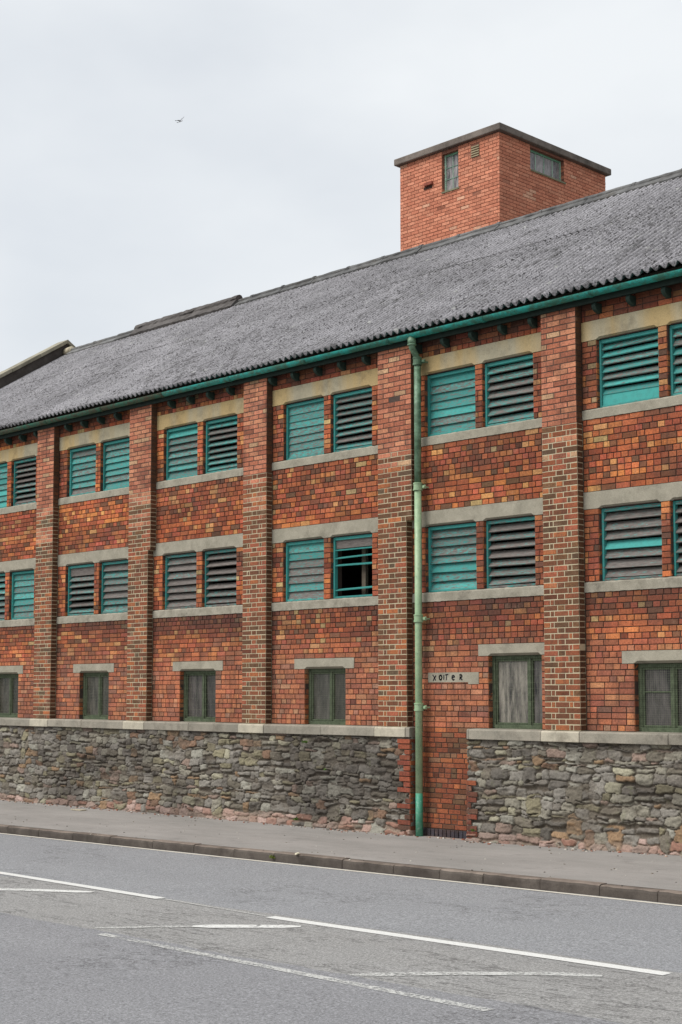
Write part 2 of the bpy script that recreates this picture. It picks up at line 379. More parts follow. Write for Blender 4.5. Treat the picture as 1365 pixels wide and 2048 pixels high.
REDB = [((166, 80, 52), 5), ((150, 68, 48), 4), ((132, 56, 42), 3), ((104, 58, 46), 2), ((186, 96, 56), 1.5), ((92, 70, 58), 1.5), ((132, 92, 76), 2)]
KB = 1.2
def pick(pal, x, z, bias=0.):
    ws = np.array([p[1] for p in pal], float)
    c = pal[rng.choice(len(pal), p=ws/ws.sum())][0]
    k = KB*(1+rng.normal(0, .1))
    return np.array(lin(c, 1.))*max(.35, k)*(1+bias)

def brickcol(x, z, pal):
    c = pick(pal, x, z)
    if pal is not TOWER: c = (c*.66+.10*c.mean()+.24*np.array(lin((146, 92, 62), 1.05)))*np.array((.86, .95, .80))
    else: c = (c*.7+.3*np.array(lin((184, 114, 94), 1.1)))*1.16*np.array((.96, 1.09, 1.0))
    if pal is PANEL:
        # whole patches of wall were laid from different firings; soot has gathered under the lower sills; under the eaves, soot plus painted shade
        n = float(fbm(x*.55+9, z*1.9, 3, 3)); n2 = .55*float(fbm(x*1.5, z*2.5+3, 8, 3))+.45*float(fbm(x*5, z*.8, 18, 3))
        dr = float(fbm(x*1.1+4, z*5.5, 28, 3)); c = c*(.62+.76*dr)*np.array((1.0, .9+.2*float(fbm(x*.9, z*6, 29, 2)), 1.0))
        if n > .56: c = c*(1-.25*min(1, (n-.56)*7)) * np.array((.98, .98, 1.06))
        elif n < .42: c = c*(1+.28*min(1, (.42-n)*8)) * np.array((1.04, .98, .88))
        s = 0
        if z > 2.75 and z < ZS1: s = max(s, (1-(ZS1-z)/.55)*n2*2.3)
        if z > ZT2: s = max(s, .5+1.0*n2*(z-ZT2)/.3)  # shade below the gutter put into the brick colour, along with soot
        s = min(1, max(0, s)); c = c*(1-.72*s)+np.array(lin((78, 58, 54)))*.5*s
        if z < 3.0:
            t = min(1, (3.0-z)/.6)*.6; c = c*(1-t)+(pick(BASE, x, z)*.8+.2*np.array(lin((168, 140, 124))))*t
    return np.clip(c, .01, .9)

class Bricks(MB):
    def brick(s, o, u, v, n, a0, a1, b0, b1, col, spall=0.):
        """one brick face on plane (o,u,v) with normal n: chamfered, slightly crooked"""
        J = lambda k: random.uniform(-k, k)
        g = .0058; d0 = J(.0022)-spall
        pts = []
        for (e, d) in ((0., -.014), (.0, d0-.0035), (.0032, d0)):
            for (a, b) in ((a0+g+e, b0+g+e), (a1-g-e, b0+g+e), (a1-g-e, b1-g-e), (a0+g+e, b1-g-e)):
                if e == 0 and d > -.013 or e: a += J(.0016); b += J(.0014)
                dd = d+(J(.0014) if e else 0)
                pts.append((o[0]+u[0]*a+v[0]*b+n[0]*dd, o[1]+u[1]*a+v[1]*b+n[1]*dd, o[2]+u[2]*a+v[2]*b+n[2]*dd))
        k = len(s.v); s.v += pts; col = tuple(col)
        for r in (0, 4):
            for i in range(4):
                j = (i+1) % 4; s.f.append((k+r+i, k+r+j, k+r+4+j, k+r+4+i)); s.c.append(col)
        s.f.append((k+8, k+9, k+10, k+11)); s.c.append(col)

def course(bk, o, u, v, n, ivs, b0, b1, row, bond, pal, worldx, worldz=0, spallp=.012):
    for (a0, a1) in ivs:
        if a1-a0 < .03: continue
        cuts = [a0]
        if bond == 'mixed':
            hd = (row*7+int(hashn(np.array([row]), np.array([int(b0*100)]), 5)[0]*3)) % 3 != 0 and row % 2 == 0 or hashn(np.array([row]), np.array([3]), 9)[0] > .8
            w = .112 if hd else .228
            p = math.floor(a0/w)*w + (.056 if hd and row % 4 else (.0 if row % 4 == 1 else .114))
            while p < a1:
                if p-cuts[-1] > .05 and a1-p > .05: cuts.append(p+random.uniform(-.005, .005))
                p += w if random.random() > .06 else (.112 if w > .2 else .228)
        elif bond == 'stretcher':
            w = .2275; p = math.floor(a0/w)*w+(.114 if row % 2 else 0)
            while p < a1:
                if p-cuts[-1] > .05 and a1-p > .05: cuts.append(p+random.uniform(-.004, .004))
                p += w
        elif bond == 'pil':
            L = a1-a0
            fr = [.2325, .1165, .236] if row % 2 else [.113, .062, .235, .062, .113]
            t = sum(fr); x = a0
            for q in fr[:-1]: x += q*L/t; cuts.append(x+random.uniform(-.003, .003))
        elif bond == 'side':
            if a1-a0 > .2: cuts.append(a0+.11)
        elif bond == 'soldier':
            x = a0+.078
            while x < a1-.05: cuts.append(x); x += .078
        cuts.append(a1)
        z = o[2]+b0+worldz
        for c0, c1 in zip(cuts[:-1], cuts[1:]):
            sp = (random.uniform(.0005, .002) if (bond == 'pil' or bond == 'side') else random.uniform(.003, .006)) if random.random() < spallp else 0
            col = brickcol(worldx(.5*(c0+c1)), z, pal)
            if sp: col = np.clip(col*random.choice((.55, .7, 1.2)), 0, .9)
            bk.brick(o, u, v, n, c0, c1, b0, b1, col, sp)

def sub(iv, holes):
    res = [iv]
    for h in holes:
        nr = []
        for a, b in res:
            if h[1] <= a or h[0] >= b: nr.append((a, b)); continue
            if h[0] > a: nr.append((a, h[0]))
            if h[1] < b: nr.append((h[1], b))
        res = nr
    return res

# ================================================================ WAREHOUSE
WH = empty('warehouse', ((XG+XE)/2, 4.9, 0))
tag(WH, 'long red brick warehouse with teal louvred windows and a corrugated grey roof', 'warehouse')
WH_OFF = Vector(WH.location)
def own(o, root=WH, off=WH_OFF):
    o.parent = root; o.location = -off; return o

U, V, NF = (1, 0, 0), (0, 0, 1), (0, -1, 0)
bk = Bricks(); mo = MB()
def bands(i):
    b0, lb = BAS[i]; X0 = R[i]
    h = (X0+b0[0], X0+b0[1]); l = (X0+lb[0], X0+lb[1]); o1, o2 = [(X0+a, X0+b) for a, b in opn(i)]
    zb, zt = (2.43, 2.59) if i != 4 else (2.57, 2.73)
    na, nc = (11, 10) if i != 4 else (13, 8)
    return [(Z_COP1, zb, na, [h]), (zb, zt, 2, [l]), (zt, ZS1, nc, []), (ZO1, ZL1, 12, [o1, o2]),
            (ZT1, ZS2, 12, []), (ZO2, ZL2, 12, [o1, o2]), (ZT2, ZTOP, 4, [])]
ids = sorted(R)[:-1]
for i in ids:
    x0, x1 = R[i], R[i+1]-PW
    row = i*3+40
    for (z0, z1, n, holes) in bands(i):
        h = (z1-z0)/n
        for k in range(n):
            row += 1
            ivs = sub((x0, x1), holes)
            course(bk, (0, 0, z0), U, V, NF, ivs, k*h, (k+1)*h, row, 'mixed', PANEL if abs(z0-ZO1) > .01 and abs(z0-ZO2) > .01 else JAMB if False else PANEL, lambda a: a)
        # the wall body behind the bricks
        for a, b in sub((x0-PW*.5, x1+PW*.5), holes): mo.box(a, b, .011, .25, z0, z1)
        # jamb bricks on both reveals of each opening
        if holes and z0 != (2.43 if i != 4 else 2.57):
            for (ha, hb) in holes:
                for k in range(n):
                    course(bk, (ha, 0, z0), (0, 1, 0), V, (1, 0, 0), [(0.0, .112)], k*h, (k+1)*h, k, 'none', JAMB, lambda a: ha)
                    course(bk, (hb, 0, z0), (0, 1, 0), V, (-1, 0, 0), [(0.0, .112)], k*h, (k+1)*h, k, 'none', JAMB, lambda a: hb)
    mo.box(x0-PW*.5, x1+PW*.5, .03, .25, ZS1, ZO1); mo.box(x0-PW*.5, x1+PW*.5, .03, .25, ZL1, ZT1)
    mo.box(x0-PW*.5, x1+PW*.5, .03, .25, ZS2, ZO2); mo.box(x0-PW*.5, x1+PW*.5, .03, .25, ZL2, ZT2)
# the blocked doorway under the plinth level: redder bricks, a blue-black soldier course at the foot
zd0 = -.02
for k in range(20):
    h = (Z_COP1-.125)/20
    course(bk, (0, 0, .125), U, V, NF, [(DOOR[0]-.05, DOOR[1]+.12)], k*h, (k+1)*h, k, 'mixed' if k % 3 else 'stretcher', REDB, lambda a: a, spallp=.09)
for a, b in ((DOOR[0]-.05, DOOR[1]+.12),):
    x = a
    while x < b-.05:
        bk.brick((0, -.03, 0), U, V, (0, -1, 0), x, x+.075, -.03, .125, np.array(lin((58, 56, 62)))*random.uniform(.8, 1.5), 0); x += .076
mo.box(DOOR[0]-.1, DOOR[1]+.15, .008, .25, -.3, Z_COP1)
# brick quoins bonded into the ends of the rubble, on the rubble's face
for side, xe in ((-1, DOOR[0]), (1, DOOR[1])):
    z = .0; k = 0
    while z < Z_COP0-.04:
        L = (.235 if k % 3 else .12)+random.uniform(-.02, .03)
        if random.random() < .86 or side > 0:
            a, b = (xe-L, xe) if side < 0 else (xe, xe+L*.8)
            if side < 0 or (z < .75) or random.random() < .25:
                bk.brick((0, YR-.02, 0), U, V, NF, a, b, z, z+.076, (pick(REDB, xe, z)*.6+.4*np.array(lin((128, 92, 76))))*.85, 0)
        z += .0775; k += 1
    if side < 0:
        for kk in range(18): course(bk, (xe, YR-.02, 0), (0, 1, 0), V, (1, 0, 0), [(0, .18)], kk*.0775, (kk+1)*.0775, kk, 'side', REDB, lambda a: xe)
own(bk.build('brick_wall', B)); wallback = own(mo.build('wall_mortar', MORT_DARK))

# pilasters
for i in ids:
    bk = Bricks(); ml = MB(); md = MB(); xr = R[i]; xl = xr-PW
    zlow = 5.62
    wide = {4: .105, 2: .07}.get(i, 0)
    for (z0, z1, n, pal) in ((Z_COP1, zlow, 54, PILLOW), (zlow, ZTOP-.02, 22, PILTOP)):
        h = (z1-z0)/n
        for k in range(n):
            z = z0+k*h
            e = wide if z > 4.55 else 0
            p = pal if not (pal is PILLOW and z > 4.9 and random.random() < .25) else PILTOP
            o = (0, -PD, z0)
            if pal is PILLOW:
                course(bk, o, U, V, NF, [(xl, xr+e)], k*h, (k+1)*h, k, 'pil', p, lambda a: a, spallp=.03)
            else:
                course(bk, o, U, V, NF, [(xl, xr+e)], k*h, (k+1)*h, k, 'stretcher', p, lambda a: a)
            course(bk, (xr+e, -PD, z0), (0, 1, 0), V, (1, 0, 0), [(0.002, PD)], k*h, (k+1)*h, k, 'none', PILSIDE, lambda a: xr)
            course(bk, (xl, -PD, z0), (0, 1, 0), V, (-1, 0, 0), [(0.002, PD)], k*h, (k+1)*h, k, 'none', pal, lambda a: xl)
    q = .0042
    ml.box(xl+q, xr-q, -PD+q, .0, Z_COP1, zlow)
    if wide: ml.box(xr-q, xr+wide-q, -PD+q, .0, 4.60, zlow)
    md.box(xl+q, xr+wide-q, -PD+q, .0, zlow, ZTOP-.01)
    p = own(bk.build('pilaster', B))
    for mm, mt, nm in ((ml, MORT_LIGHT, 'mortar'), (md, MORT_DARK, 'mortar')):
        c = mm.build(nm, mt); c.parent = p

# lintels and sills
def lintel(x0, x1, z0, z1, chs, mat, y=-.006, tone=1.):
    """beam whose lower front arris is chamfered over each opening, with plain stooled ends"""
    m = MB(); cuts = [x0]
    xs = []
    for a, b in chs: xs += [(a, 0), (a+.05, 1), (b-.05, 1), (b, 0)]
    st = [(x0, 0)]+[q for q in xs if x0 < q[0] < x1]+[(x1, 0)]
    n = max(2, 0)
    prof = lambda c: [(y, z1), (.249, z1), (.249, z0), (y+.055*c+.0001, z0), (y, z0+.032*c)]
    col = (tone,)*3
    for (a, ca), (b, cb) in zip(st[:-1], st[1:]):
        pa, pb = prof(ca), prof(cb); k = len(m.v)
        m.v += [(a, q[0], q[1]) for q in pa]+[(b, q[0], q[1]) for q in pb]
        for e in range(5):
            f = (e+1) % 5; m.f.append((k+e, k+5+e, k+5+f, k+f)); m.c.append(col)
        m.f.append(tuple(range(k, k+5))); m.c.append(col); m.f.append(tuple(reversed(range(k+5, k+10)))); m.c.append(col)
    return own(m.build('lintel', mat))
def sill(x0, x1, z0, z1, mat, chs):
    m = MB(); nseg = 60; col = (1, 1, 1); pr = []
    for k in range(nseg+1):
        x = x0+(x1-x0)*k/nseg; j = lambda a: random.uniform(-a, a)
        pr.append([(x, -.012+j(.003), z0+j(.003)), (x, -.012+j(.003), z1-.022+j(.005)), (x, .008+j(.003), z1-.003+j(.003)), (x, .2, z1-.001), (x, .2, z0)])
    for k in range(nseg):
        n = len(m.v); m.v += pr[k]+pr[k+1]
        for e in range(5):
            f = (e+1) % 5; m.f.append((n+f, n+5+f, n+5+e, n+e)); m.c.append(col)
    n = len(m.v); m.v += pr[0]+pr[-1]; m.f += [(n, n+1, n+2, n+3, n+4), (n+9, n+8, n+7, n+6, n+5)]; m.c += [col]*2
    return own(m.build('sill', mat))
for i in ids:
    x0, x1 = R[i]+.001, R[i+1]-PW-.001
    o = [(R[i]+a, R[i]+b) for a, b in opn(i)]
    lintel(x0, x1, ZL1, ZT1, o, CONC); lintel(x0, x1, ZL2, ZT2, o, SAND)
    sill(x0, x1, ZS1, ZO1, SILLM, o); sill(x0, x1, ZS2, ZO2, CONC, o)
    h, l = BAS[i]; zb = 2.43 if i != 4 else 2.57
    lintel(R[i]+l[0], min(R[i]+l[1], x1), zb, zb+.16, [(R[i]+h[0], R[i]+h[1])], CONC, tone=1.02)
# old lintel stone left in the wall beside the pipe, with sprayed letters
gx0, gx1 = -14.36, -13.405
m = MB(); m.box(gx0, gx1, -.007, .1, 2.205, 2.345); m.box(-13.60, gx1-.001, -.0068, .1, 2.178, 2.205)
ls = own(m.build('lintel', CONC)); ls['label'] = 'stone block with sprayed dark letters beside the drainpipe'
def stroke(mb, pts, r=.007):
    for (a, b), (c, d) in zip(pts[:-1], pts[1:]):
        dx, dz = c-a, d-b; L = math.hypot(dx, dz) or 1; px, pz = -dz/L*r, dx/L*r; e = .003
        ax, az = a-dx/L*e, b-dz/L*e; cx_, cz_ = c+dx/L*e, d+dz/L*e
        mb.quad((ax-px, -.0085, az-pz), (cx_-px, -.0085, cz_-pz), (cx_+px, -.0085, cz_+pz), (ax+px, -.0085, az+pz))
m = MB(); s_ = .062; gz = 2.245
LET = {}
def G(x, pts): stroke(LET.setdefault(x, MB()), [(x+a*s_+random.uniform(-.004, .004), gz+b*s_*random.uniform(.94, 1.06)-.012) for a, b in pts], random.uniform(.007, .011))
circ = lambda cx, cz, rx, rz, a0=0, a1=360, n=10: [(cx+rx*math.cos(math.radians(a0+(a1-a0)*i/n)), cz+rz*math.sin(math.radians(a0+(a1-a0)*i/n))) for i in range(n+1)]
G(-14.265, [(0, 1.25), (.5, .6), (.85, .0)]); G(-14.265, [(1.05, 1.15), (.5, .6), (.1, -.05)])
G(-14.155, circ(.6, .65, .45, .6)); G(-14.155, circ(.6, .65, .40, .54))                                        # o
G(-14.075, [(.35, 1.2), (.3, .15)])                                                                         # i
G(-14.035, [(.55, 1.35), (.5, .1)]); G(-14.035, [(.2, 1.25), (.95, 1.35)])                                   # t
G(-13.905, [(.15, .6), (.85, .75)]); G(-13.905, circ(.5, .6, .38, .55, 15, 320))                  # e
G(-13.775, [(.3, .1), (.45, 1.2)]); G(-13.775, circ(.6, .95, .42, .35, 140, -120)); G(-13.775, [(.4, .65), (1.1, .05)])   # R
for q in LET.values(): gr = q.build('sprayed_letter', SPRAY); gr.parent = ls

# louvred windows: (tilt in degrees, slat count, paint cover, special)
WIN = {(-1, 'U', 0): (20, 7, .6), (-1, 'U', 1): (25, 7, .6), (-1, 'L', 0): (30, 7, .5), (-1, 'L', 1): (30, 7, .5),
       (0, 'U', 0): (16, 7, .66), (0, 'U', 1): (46, 8, .42), (0, 'L', 0): (42, 7, .48), (0, 'L', 1): (16, 7, .6),
       (1, 'U', 0): (20, 7, .52), (1, 'U', 1): (18, 7, .58), (1, 'L', 0): (48, 6, .44, 'toppanel'), (1, 'L', 1): (26, 7, .46),
       (2, 'U', 0): (24, 7, .56), (2, 'U', 1): (46, 8, .5), (2, 'L', 0): (32, 7, .36), (2, 'L', 1): (46, 7, .36),
       (3, 'U', 0): (12, 7, .5), (3, 'U', 1): (42, 8, .5), (3, 'L', 0): (14, 7, .52), (3, 'L', 1): (60, 6, .8, 'broken'),
       (4, 'U', 0): (14, 7, .6), (4, 'U', 1): (38, 7, .5), (4, 'L', 0): (22, 7, .6), (4, 'L', 1): (42, 7, .4),
       (5, 'U', 0): (38, 7, .58, 'bottompanel'), (5, 'U', 1): (34, 7, .56), (5, 'L', 0): (32, 7, .38, 'onegreen'), (5, 'L', 1): (46, 7, .4),
       (6, 'U', 0): (30, 7, .6), (6, 'U', 1): (30, 7, .6), (6, 'L', 0): (30, 7, .5), (6, 'L', 1): (30, 7, .5)}
def louvre(i, row, k):
    spec = WIN[(i, row, k)]; tilt, n, cov = spec[:3]; sp = spec[3] if len(spec) > 3 else ''
    a, b = opn(i)[k]; x0, x1 = R[i]+a, R[i]+b; cov -= .035
    z0, z1 = (ZO1, ZL1) if row == 'L' else (ZO2, ZL2)
    f = MB(); yf, yb = .06, .13; st = .035
    J = lambda q=.003: random.uniform(-q, q)
    pc = lambda c: (c, random.uniform(.9, 1.1), random.uniform(.3, .9))
    fc = min(.95, cov+.3)
    f.box(x0+.003, x0+st+J(), yf, yb, z0+.002, z1-.002, pc(fc)); f.box(x1-st+J(), x1-.003, yf, yb, z0+.002, z1-.002, pc(fc))
    f.box(x0+st, x1-st, yf+.004, yb, z1-.05, z1-.003, pc(fc-.1)); f.box(x0+st, x1-st, yf+.003, yb, z0+.003, z0+.035, pc(cov+.1))
    w_ = own(f.build('louvre_window', LOUV, bevel=.003))
    s = MB(); za, zb = z0+.035, z1-.05
    if sp == 'toppanel': s.box(x0+st, x1-st, .1, .115, zb-.15, zb, pc(.2)); zb -= .15
    if sp == 'bottompanel': s.box(x0+st, x1-st, .085, .1, za, za+.145, (.95, 1.05, .9)); za += .13
    if sp == 'broken': s.box(x0+st, x1-st, .095, .11, zb-.13, zb, pc(.15)); zb -= .13
    p = (zb-za)/n; wd = p*1.03/math.cos(math.radians(tilt)) if tilt < 30 else p*1.02; t = math.radians(tilt)
    ks = range(n)
    for q in ks:
        zc = za+p*(q+.5)
        if sp == 'broken':
            if q in (1, 2): continue
            zc = za+p*(q+.9); tt = math.radians(74); ww = .085; c = (.8, 1.0, .5)
        else:
            tt = t+math.radians(random.uniform(-4, 4)); ww = wd; c = (cov+random.uniform(-.11, .11), random.uniform(.85, 1.12), random.uniform(.2, 1))
            if sp == 'onegreen': c = (.95 if q == 3 else .36+random.uniform(-.06, .06), 1, .7)
        th = .016; dy, dz = math.sin(tt)*ww/2, math.cos(tt)*ww/2; ny, nz_ = math.cos(tt)*th/2, -math.sin(tt)*th/2
        yc = .112
        sl_, sr = random.uniform(-.008, .008), random.uniform(-.008, .008)
        P = []
        for (x, e) in ((x0+st-.004, sl_), (x1-st+.004, sr)):
            P.append([(x, yc-dy-ny, zc-dz+e-nz_), (x, yc-dy+ny, zc-dz+e+nz_), (x, yc+dy+ny, zc+dz+e+nz_), (x, yc+dy-ny, zc+dz+e-nz_)])
        s.hexa(P[0]+P[1], c)
    if sp == 'broken':
        pass
    o = s.build('slats', LOUV); o.parent = w_
    if sp == 'broken': w_['label'] = 'louvre with most slats gone, dark inside'
    if sp == 'bottompanel': w_['label'] = 'louvre with a solid teal board along its foot'
    return w_
for i in ids:
    for rw in 'UL':
        for k in (0, 1): louvre(i, rw, k)
# a post standing inside, seen through the gap
m = MB(); a, b = R[3]+opn(3)[1][0], R[3]+opn(3)[1][1]
m.box(a+.50, a+.58, .19, .25, 3.3, 4.6, (.6, .6, .6))
own(m.build('inner_post', TIMB))

# basement windows
def basement(i):
    h, l = BAS[i]; x0, x1 = R[i]+h[0], R[i]+h[1]; z0 = Z_COP1-.005; z1 = 2.43 if i != 4 else 2.57
    f = MB(); y0, y1 = .085, .15; j = lambda q=.004: random.uniform(-q, q)
    f.box(x0+.002, x0+.055, y0, y1, z0, z1); f.box(x1-.055, x1-.002, y0, y1, z0, z1)
    f.box(x0+.055, x1-.055, y0, y1, z1-.05, z1); f.box(x0+.055, x1-.055, y0-.02, y1, z0, z0+.06)
    xm = x0+(x1-x0)*(.55 if i != 4 else .70); f.box(xm-.026, xm+.026, y0+.004, y1, z0+.06, z1-.05)
    for a, b in ((x0+.055, xm-.026), (xm+.026, x1-.055)):
        f.box(a, a+.022, y0+.02, y1-.01, z0+.06, z1-.05); f.box(b-.022, b, y0+.02, y1-.01, z0+.06, z1-.05)
        f.box(a+.022, b-.022, y0+.02, y1-.01, z0+.06, z0+.09); f.box(a+.022, b-.022, y0+.02, y1-.01, z1-.08, z1-.05)
    if i in (5, 6): f.box(x0+.077, xm-.048, y0+.03, y1-.015, z0+.5, z0+.52)
    w_ = own(f.build('basement_window', FRAMEG, bevel=.004))
    # brick reveals
    n = 11 if i != 4 else 13; hh = (z1-z0)/n
    for xx, sg in ((x0, 1), (x1, -1)):
        bk = Bricks()
        for k in range(n): course(bk, (xx, 0, z0), (0, 1, 0), V, (sg, 0, 0), [(0, .12)], k*hh, (k+1)*hh, k, 'none', BASE, lambda a: xx)
        o = bk.build('brick_reveal', B); o.parent = w_
    tone = {4: 2.6, 5: .9, 0: .7, 1: 1.2, 2: 1.0, 3: .9}.get(i, .8)
    for a, b, tn in ((x0+.07, xm-.04, tone), (xm+.04, x1-.07, tone*.55)):
        g = MB(); g.box(a, b, y0+.045, y0+.052, z0+.08, z1-.07, (tn, tn*random.uniform(.96, 1.02), tn*random.uniform(.94, 1.1))); o = g.build('glass_pane', GLASS); o.parent = w_
    # wire mesh in front of the lights; two of them hang loose
    g = MB(); r = .0009; ym = y0-.012
    sag = i in (2, 4)
    nx = int((x1-x0-.02)/(.04 if sag else .03))
    for k in range(nx+1):
        x = x0+.012+(x1-x0-.024)*k/nx; P = []
        for q in range(9):
            t = q/8; z = z0+.03+(z1-z0-.05)*t
            dx = (.05*math.sin((1-t)*math.pi)*math.exp(-t*2)*(1+.6*math.sin(k*1.7)) if sag else 0)
            P.append((x+dx+j(.002), ym-(.02*math.sin((1-t)*3.1) if sag else 0), z))
        g.tube(P, r, 4, cap=False)
    nzk = int((z1-z0)/(.09 if sag else .03))
    for k in range(nzk+1):
        z = z0+.03+(z1-z0-.05)*k/nzk; g.tube([(x0+.01, ym, z), (x1-.01, ym, z+j(.004))], r*.9, 4, cap=False)
    o = g.build('wire_mesh', WIRE); o.parent = w_
for i in ids: basement(i)

# coping stones on the rubble base
segs = []
edges = []
for i in ids:
    xl, xr = R[i]-PW-.02, R[i]+.02
    edges += [(xl, 'p'), (xr, 'b')]
pos = XG
cop = []
for i in ids:
    a, b = R[i]-PW-.02, R[i]+.02
    if a > pos: cop.append((pos, a, 0))
    cop.append((a, b, 1)); pos = b
cop.append((pos, XE, 0))
fin = []
for a, b, k in cop:
    if k: fin.append((a, b, k)); continue
    n = max(1, round((b-a)/random.uniform(.95, 1.5)))
    cs = [a]+[a+(b-a)*(q+random.uniform(-.12, .12))/n for q in range(1, n)]+[b]
    fin += [(p, q, 0) for p, q in zip(cs[:-1], cs[1:])]
for a, b, k in fin:
    for (p, q) in sub((a, b), [(DOOR[0]-.0, DOOR[1]+.02)]):
        if q-p < .04: continue
        m = MB(); t = random.uniform(.78, .98) if not k else 1.42; col = (t, t*(.985), t*(.95 if k else .98)); y0 = YR-.03-(.004 if k else 0)+random.uniform(-.003, .003)
        dz = random.uniform(-.004, .004)
        m.prism([(y0, Z_COP0+dz), (y0, Z_COP1-.022+dz), (y0+.02, Z_COP1-.006+dz), (.07, Z_COP1+.001), (.07, Z_COP0)][::-1], p+.003, q-.003, col)
        own(m.build('coping_stone', COPE, bevel=.006, bseg=2))

# ---------------------------------------------------------------- ground levels
def gk(x):
    x = np.asarray(x, float); return .0115*(np.clip(x, -60, 30)+12.66)
def gw(x):
    x = np.asarray(x, float); t = x+13.; return .02+np.where(t < 0, np.maximum(t, -40)*.0045, np.minimum(t, 30)*.021)
YK = -2.85

# rubble base: every stone is a lump of its own in one displaced sheet with real depth
def rubble(x0, x1, name, endcap_l=False, endcap_r=False):
    st = .0115; nx = int((x1-x0)/st); z0, z1 = -.35, Z_COP0+.004; nzv = int((z1-z0)/st)
    X, Z = np.meshgrid(np.linspace(x0, x1, nx), np.linspace(z0, z1, nzv))
    wx = X+.036*(fbm(X*9, Z*12, 1, 3)-.5)*2+.08*(fbm(X*1.7, Z*1.7, 21, 2)-.5); wz = Z+.030*(fbm(X*7, Z*9, 2, 3)-.5)*2+.11*(fbm(X*.9, Z*.9, 5, 2)-.5)
    F1 = np.full(X.shape, 9.); F2 = np.full(X.shape, 9.); ID = np.zeros(X.shape, int)
    seeds = []
    z = z0-.05
    while z < z1+.1:
        h = random.choice((.045, .06, .075, .09, .11, .13)); x = x0-.3+random.uniform(0, .3)
        while x < x1+.3:
            wd = random.uniform(.09, .33)*(1 if h > .07 else 1.1)
            hh = h
            if random.random() < .06: hh = h*random.uniform(1.8, 2.8); wd = random.uniform(.13, .28)
            elif random.random() < .3: hh = h*.5; wd *= 1.2
            seeds.append((x+wd/2, z+h/2+random.uniform(-.018, .018), wd/2, hh/2)); x += wd
        z += h
    ix0, iz0 = x0, z0; dx = (x1-x0)/(nx-1); dz = (z1-z0)/(nzv-1)
    for s, (sx, sz, hw, hh) in enumerate(seeds):
        m = 2.2
        a = max(0, int((sx-hw*m-.05-ix0)/dx)); b = min(nx, int((sx+hw*m+.05-ix0)/dx)+1)
        c = max(0, int((sz-hh*m-.07-iz0)/dz)); d = min(nzv, int((sz+hh*m+.07-iz0)/dz)+1)
        if a >= b or c >= d: continue
        ex = np.abs(wx[c:d, a:b]-sx)/hw; ez = np.abs(wz[c:d, a:b]-sz)/hh
        D = (ex**4.5+ez**4.5)**(1/4.5)
        f1 = F1[c:d, a:b]; f2 = F2[c:d, a:b]; i_ = ID[c:d, a:b]
        n = D < f1
        f2[:] = np.where(n, f1, np.minimum(f2, D)); i_[:] = np.where(n, s, i_); f1[:] = np.where(n, D, f1)
    n = len(seeds); sw = np.array([min(q[2], q[3]) for q in seeds])[ID]
    e = np.clip((F2-F1)*sw/.010, 0, 1); e = e*e*(3-2*e)
    over = np.clip((1.18-F1)/.12, 0, 1); e = e*over; smear = np.clip((fbm(X*3.5, Z*7, 81, 4)-.55)*7, 0, 1)*.5; e = e*(1-smear)
    r1 = rng.random(n); r2 = rng.normal(0, 1, n); r3 = rng.normal(0, 1, n); r4 = rng.random(n)
    sx = np.array([q[0] for q in seeds])[ID]; sz = np.array([q[1] for q in seeds])[ID]
    bulge = np.clip(1-F1**2*.8, 0, 1)
    h = e*(.014+.024*r1[ID]+.006*bulge+.05*r2[ID]*(X-sx)+.10*r3[ID]*(Z-sz))
    h += e*.014*(fbm(X*12, Z*24, 31, 4)-.5)*2+.012*(fbm(X*35, Z*50, 33, 3)-.5)
    h -= .010*(1-e)*(.2+1.4*fbm(X*2, Z*3, 39, 3))
    base_bulge = .035*np.clip((.22-(Z-gw(X)))/.22, 0, 1)
    Y = YR+.035-h-base_bulge
    pal = [((118, 114, 108), 5), ((128, 124, 112), 4), ((104, 99, 93), 4), ((116, 110, 88), 2.6), ((96, 90, 80), 3), ((126, 100, 74), 1.3), ((140, 138, 128), 1.6),
           ((128, 108, 98), 2), ((146, 142, 122), 1), ((82, 78, 74), 2.2), ((112, 84, 66), .8)]
    ws = np.array([p[1] for p in pal]); pi = rng.choice(len(pal), n, p=ws/ws.sum())
    pc = np.array([lin(p[0], 1.12) for p in pal])[pi]*1.12*(1+.10*rng.normal(0, 1, (n, 1))); pc = pc*.8+.2*np.array(lin((124, 118, 106), 1.15))
    cz = np.array([q[1] for q in seeds]); cx_ = np.array([q[0] for q in seeds])
    low = (cz < gw(cx_)+.13+.03*rng.random(n)) & (rng.random(n) < .72)
    pk = np.array([lin(c, 1.05) for c in ((160, 134, 122), (150, 120, 108), (142, 124, 114), (172, 148, 138), (140, 106, 92))])
    pc[low] = pk[rng.integers(0, 5, n)][low]
    col = pc[ID]
    mort = np.array(lin((98, 90, 80)))*(.75+.5*fbm(X*5, Z*5, 44, 3))[..., None]
    mort = np.where((Z < gw(X)+.12)[..., None], np.array(lin((146, 128, 114))), mort)
    E = e[..., None]; col = col*E+mort*(1-E)
    soot = np.clip((fbm(X*.6+2, Z*1.2, 71, 4)-.52)*6, 0, 1)[..., None]*.55        # old soot patches
    topd = (np.clip((Z-(Z_COP0-.14))/.14, 0, 1)*np.clip((fbm(X*1.3, Z*1., 75, 3)-.36)*5, 0, 1))[..., None]*.7
    col = col*(1-np.maximum(soot, topd))+np.array(lin((58, 52, 48)))*np.maximum(soot, topd)
    P = np.stack([X, Y, Z], -1)
    # close the ends back to the wall
    if endcap_r:
        for k in range(3):
            e_ = P[:, -1:, :].copy(); e_[..., 1] = YR+.06*(k+1); P = np.concatenate([P, e_], 1); col = np.concatenate([col, col[:, -1:]], 1)
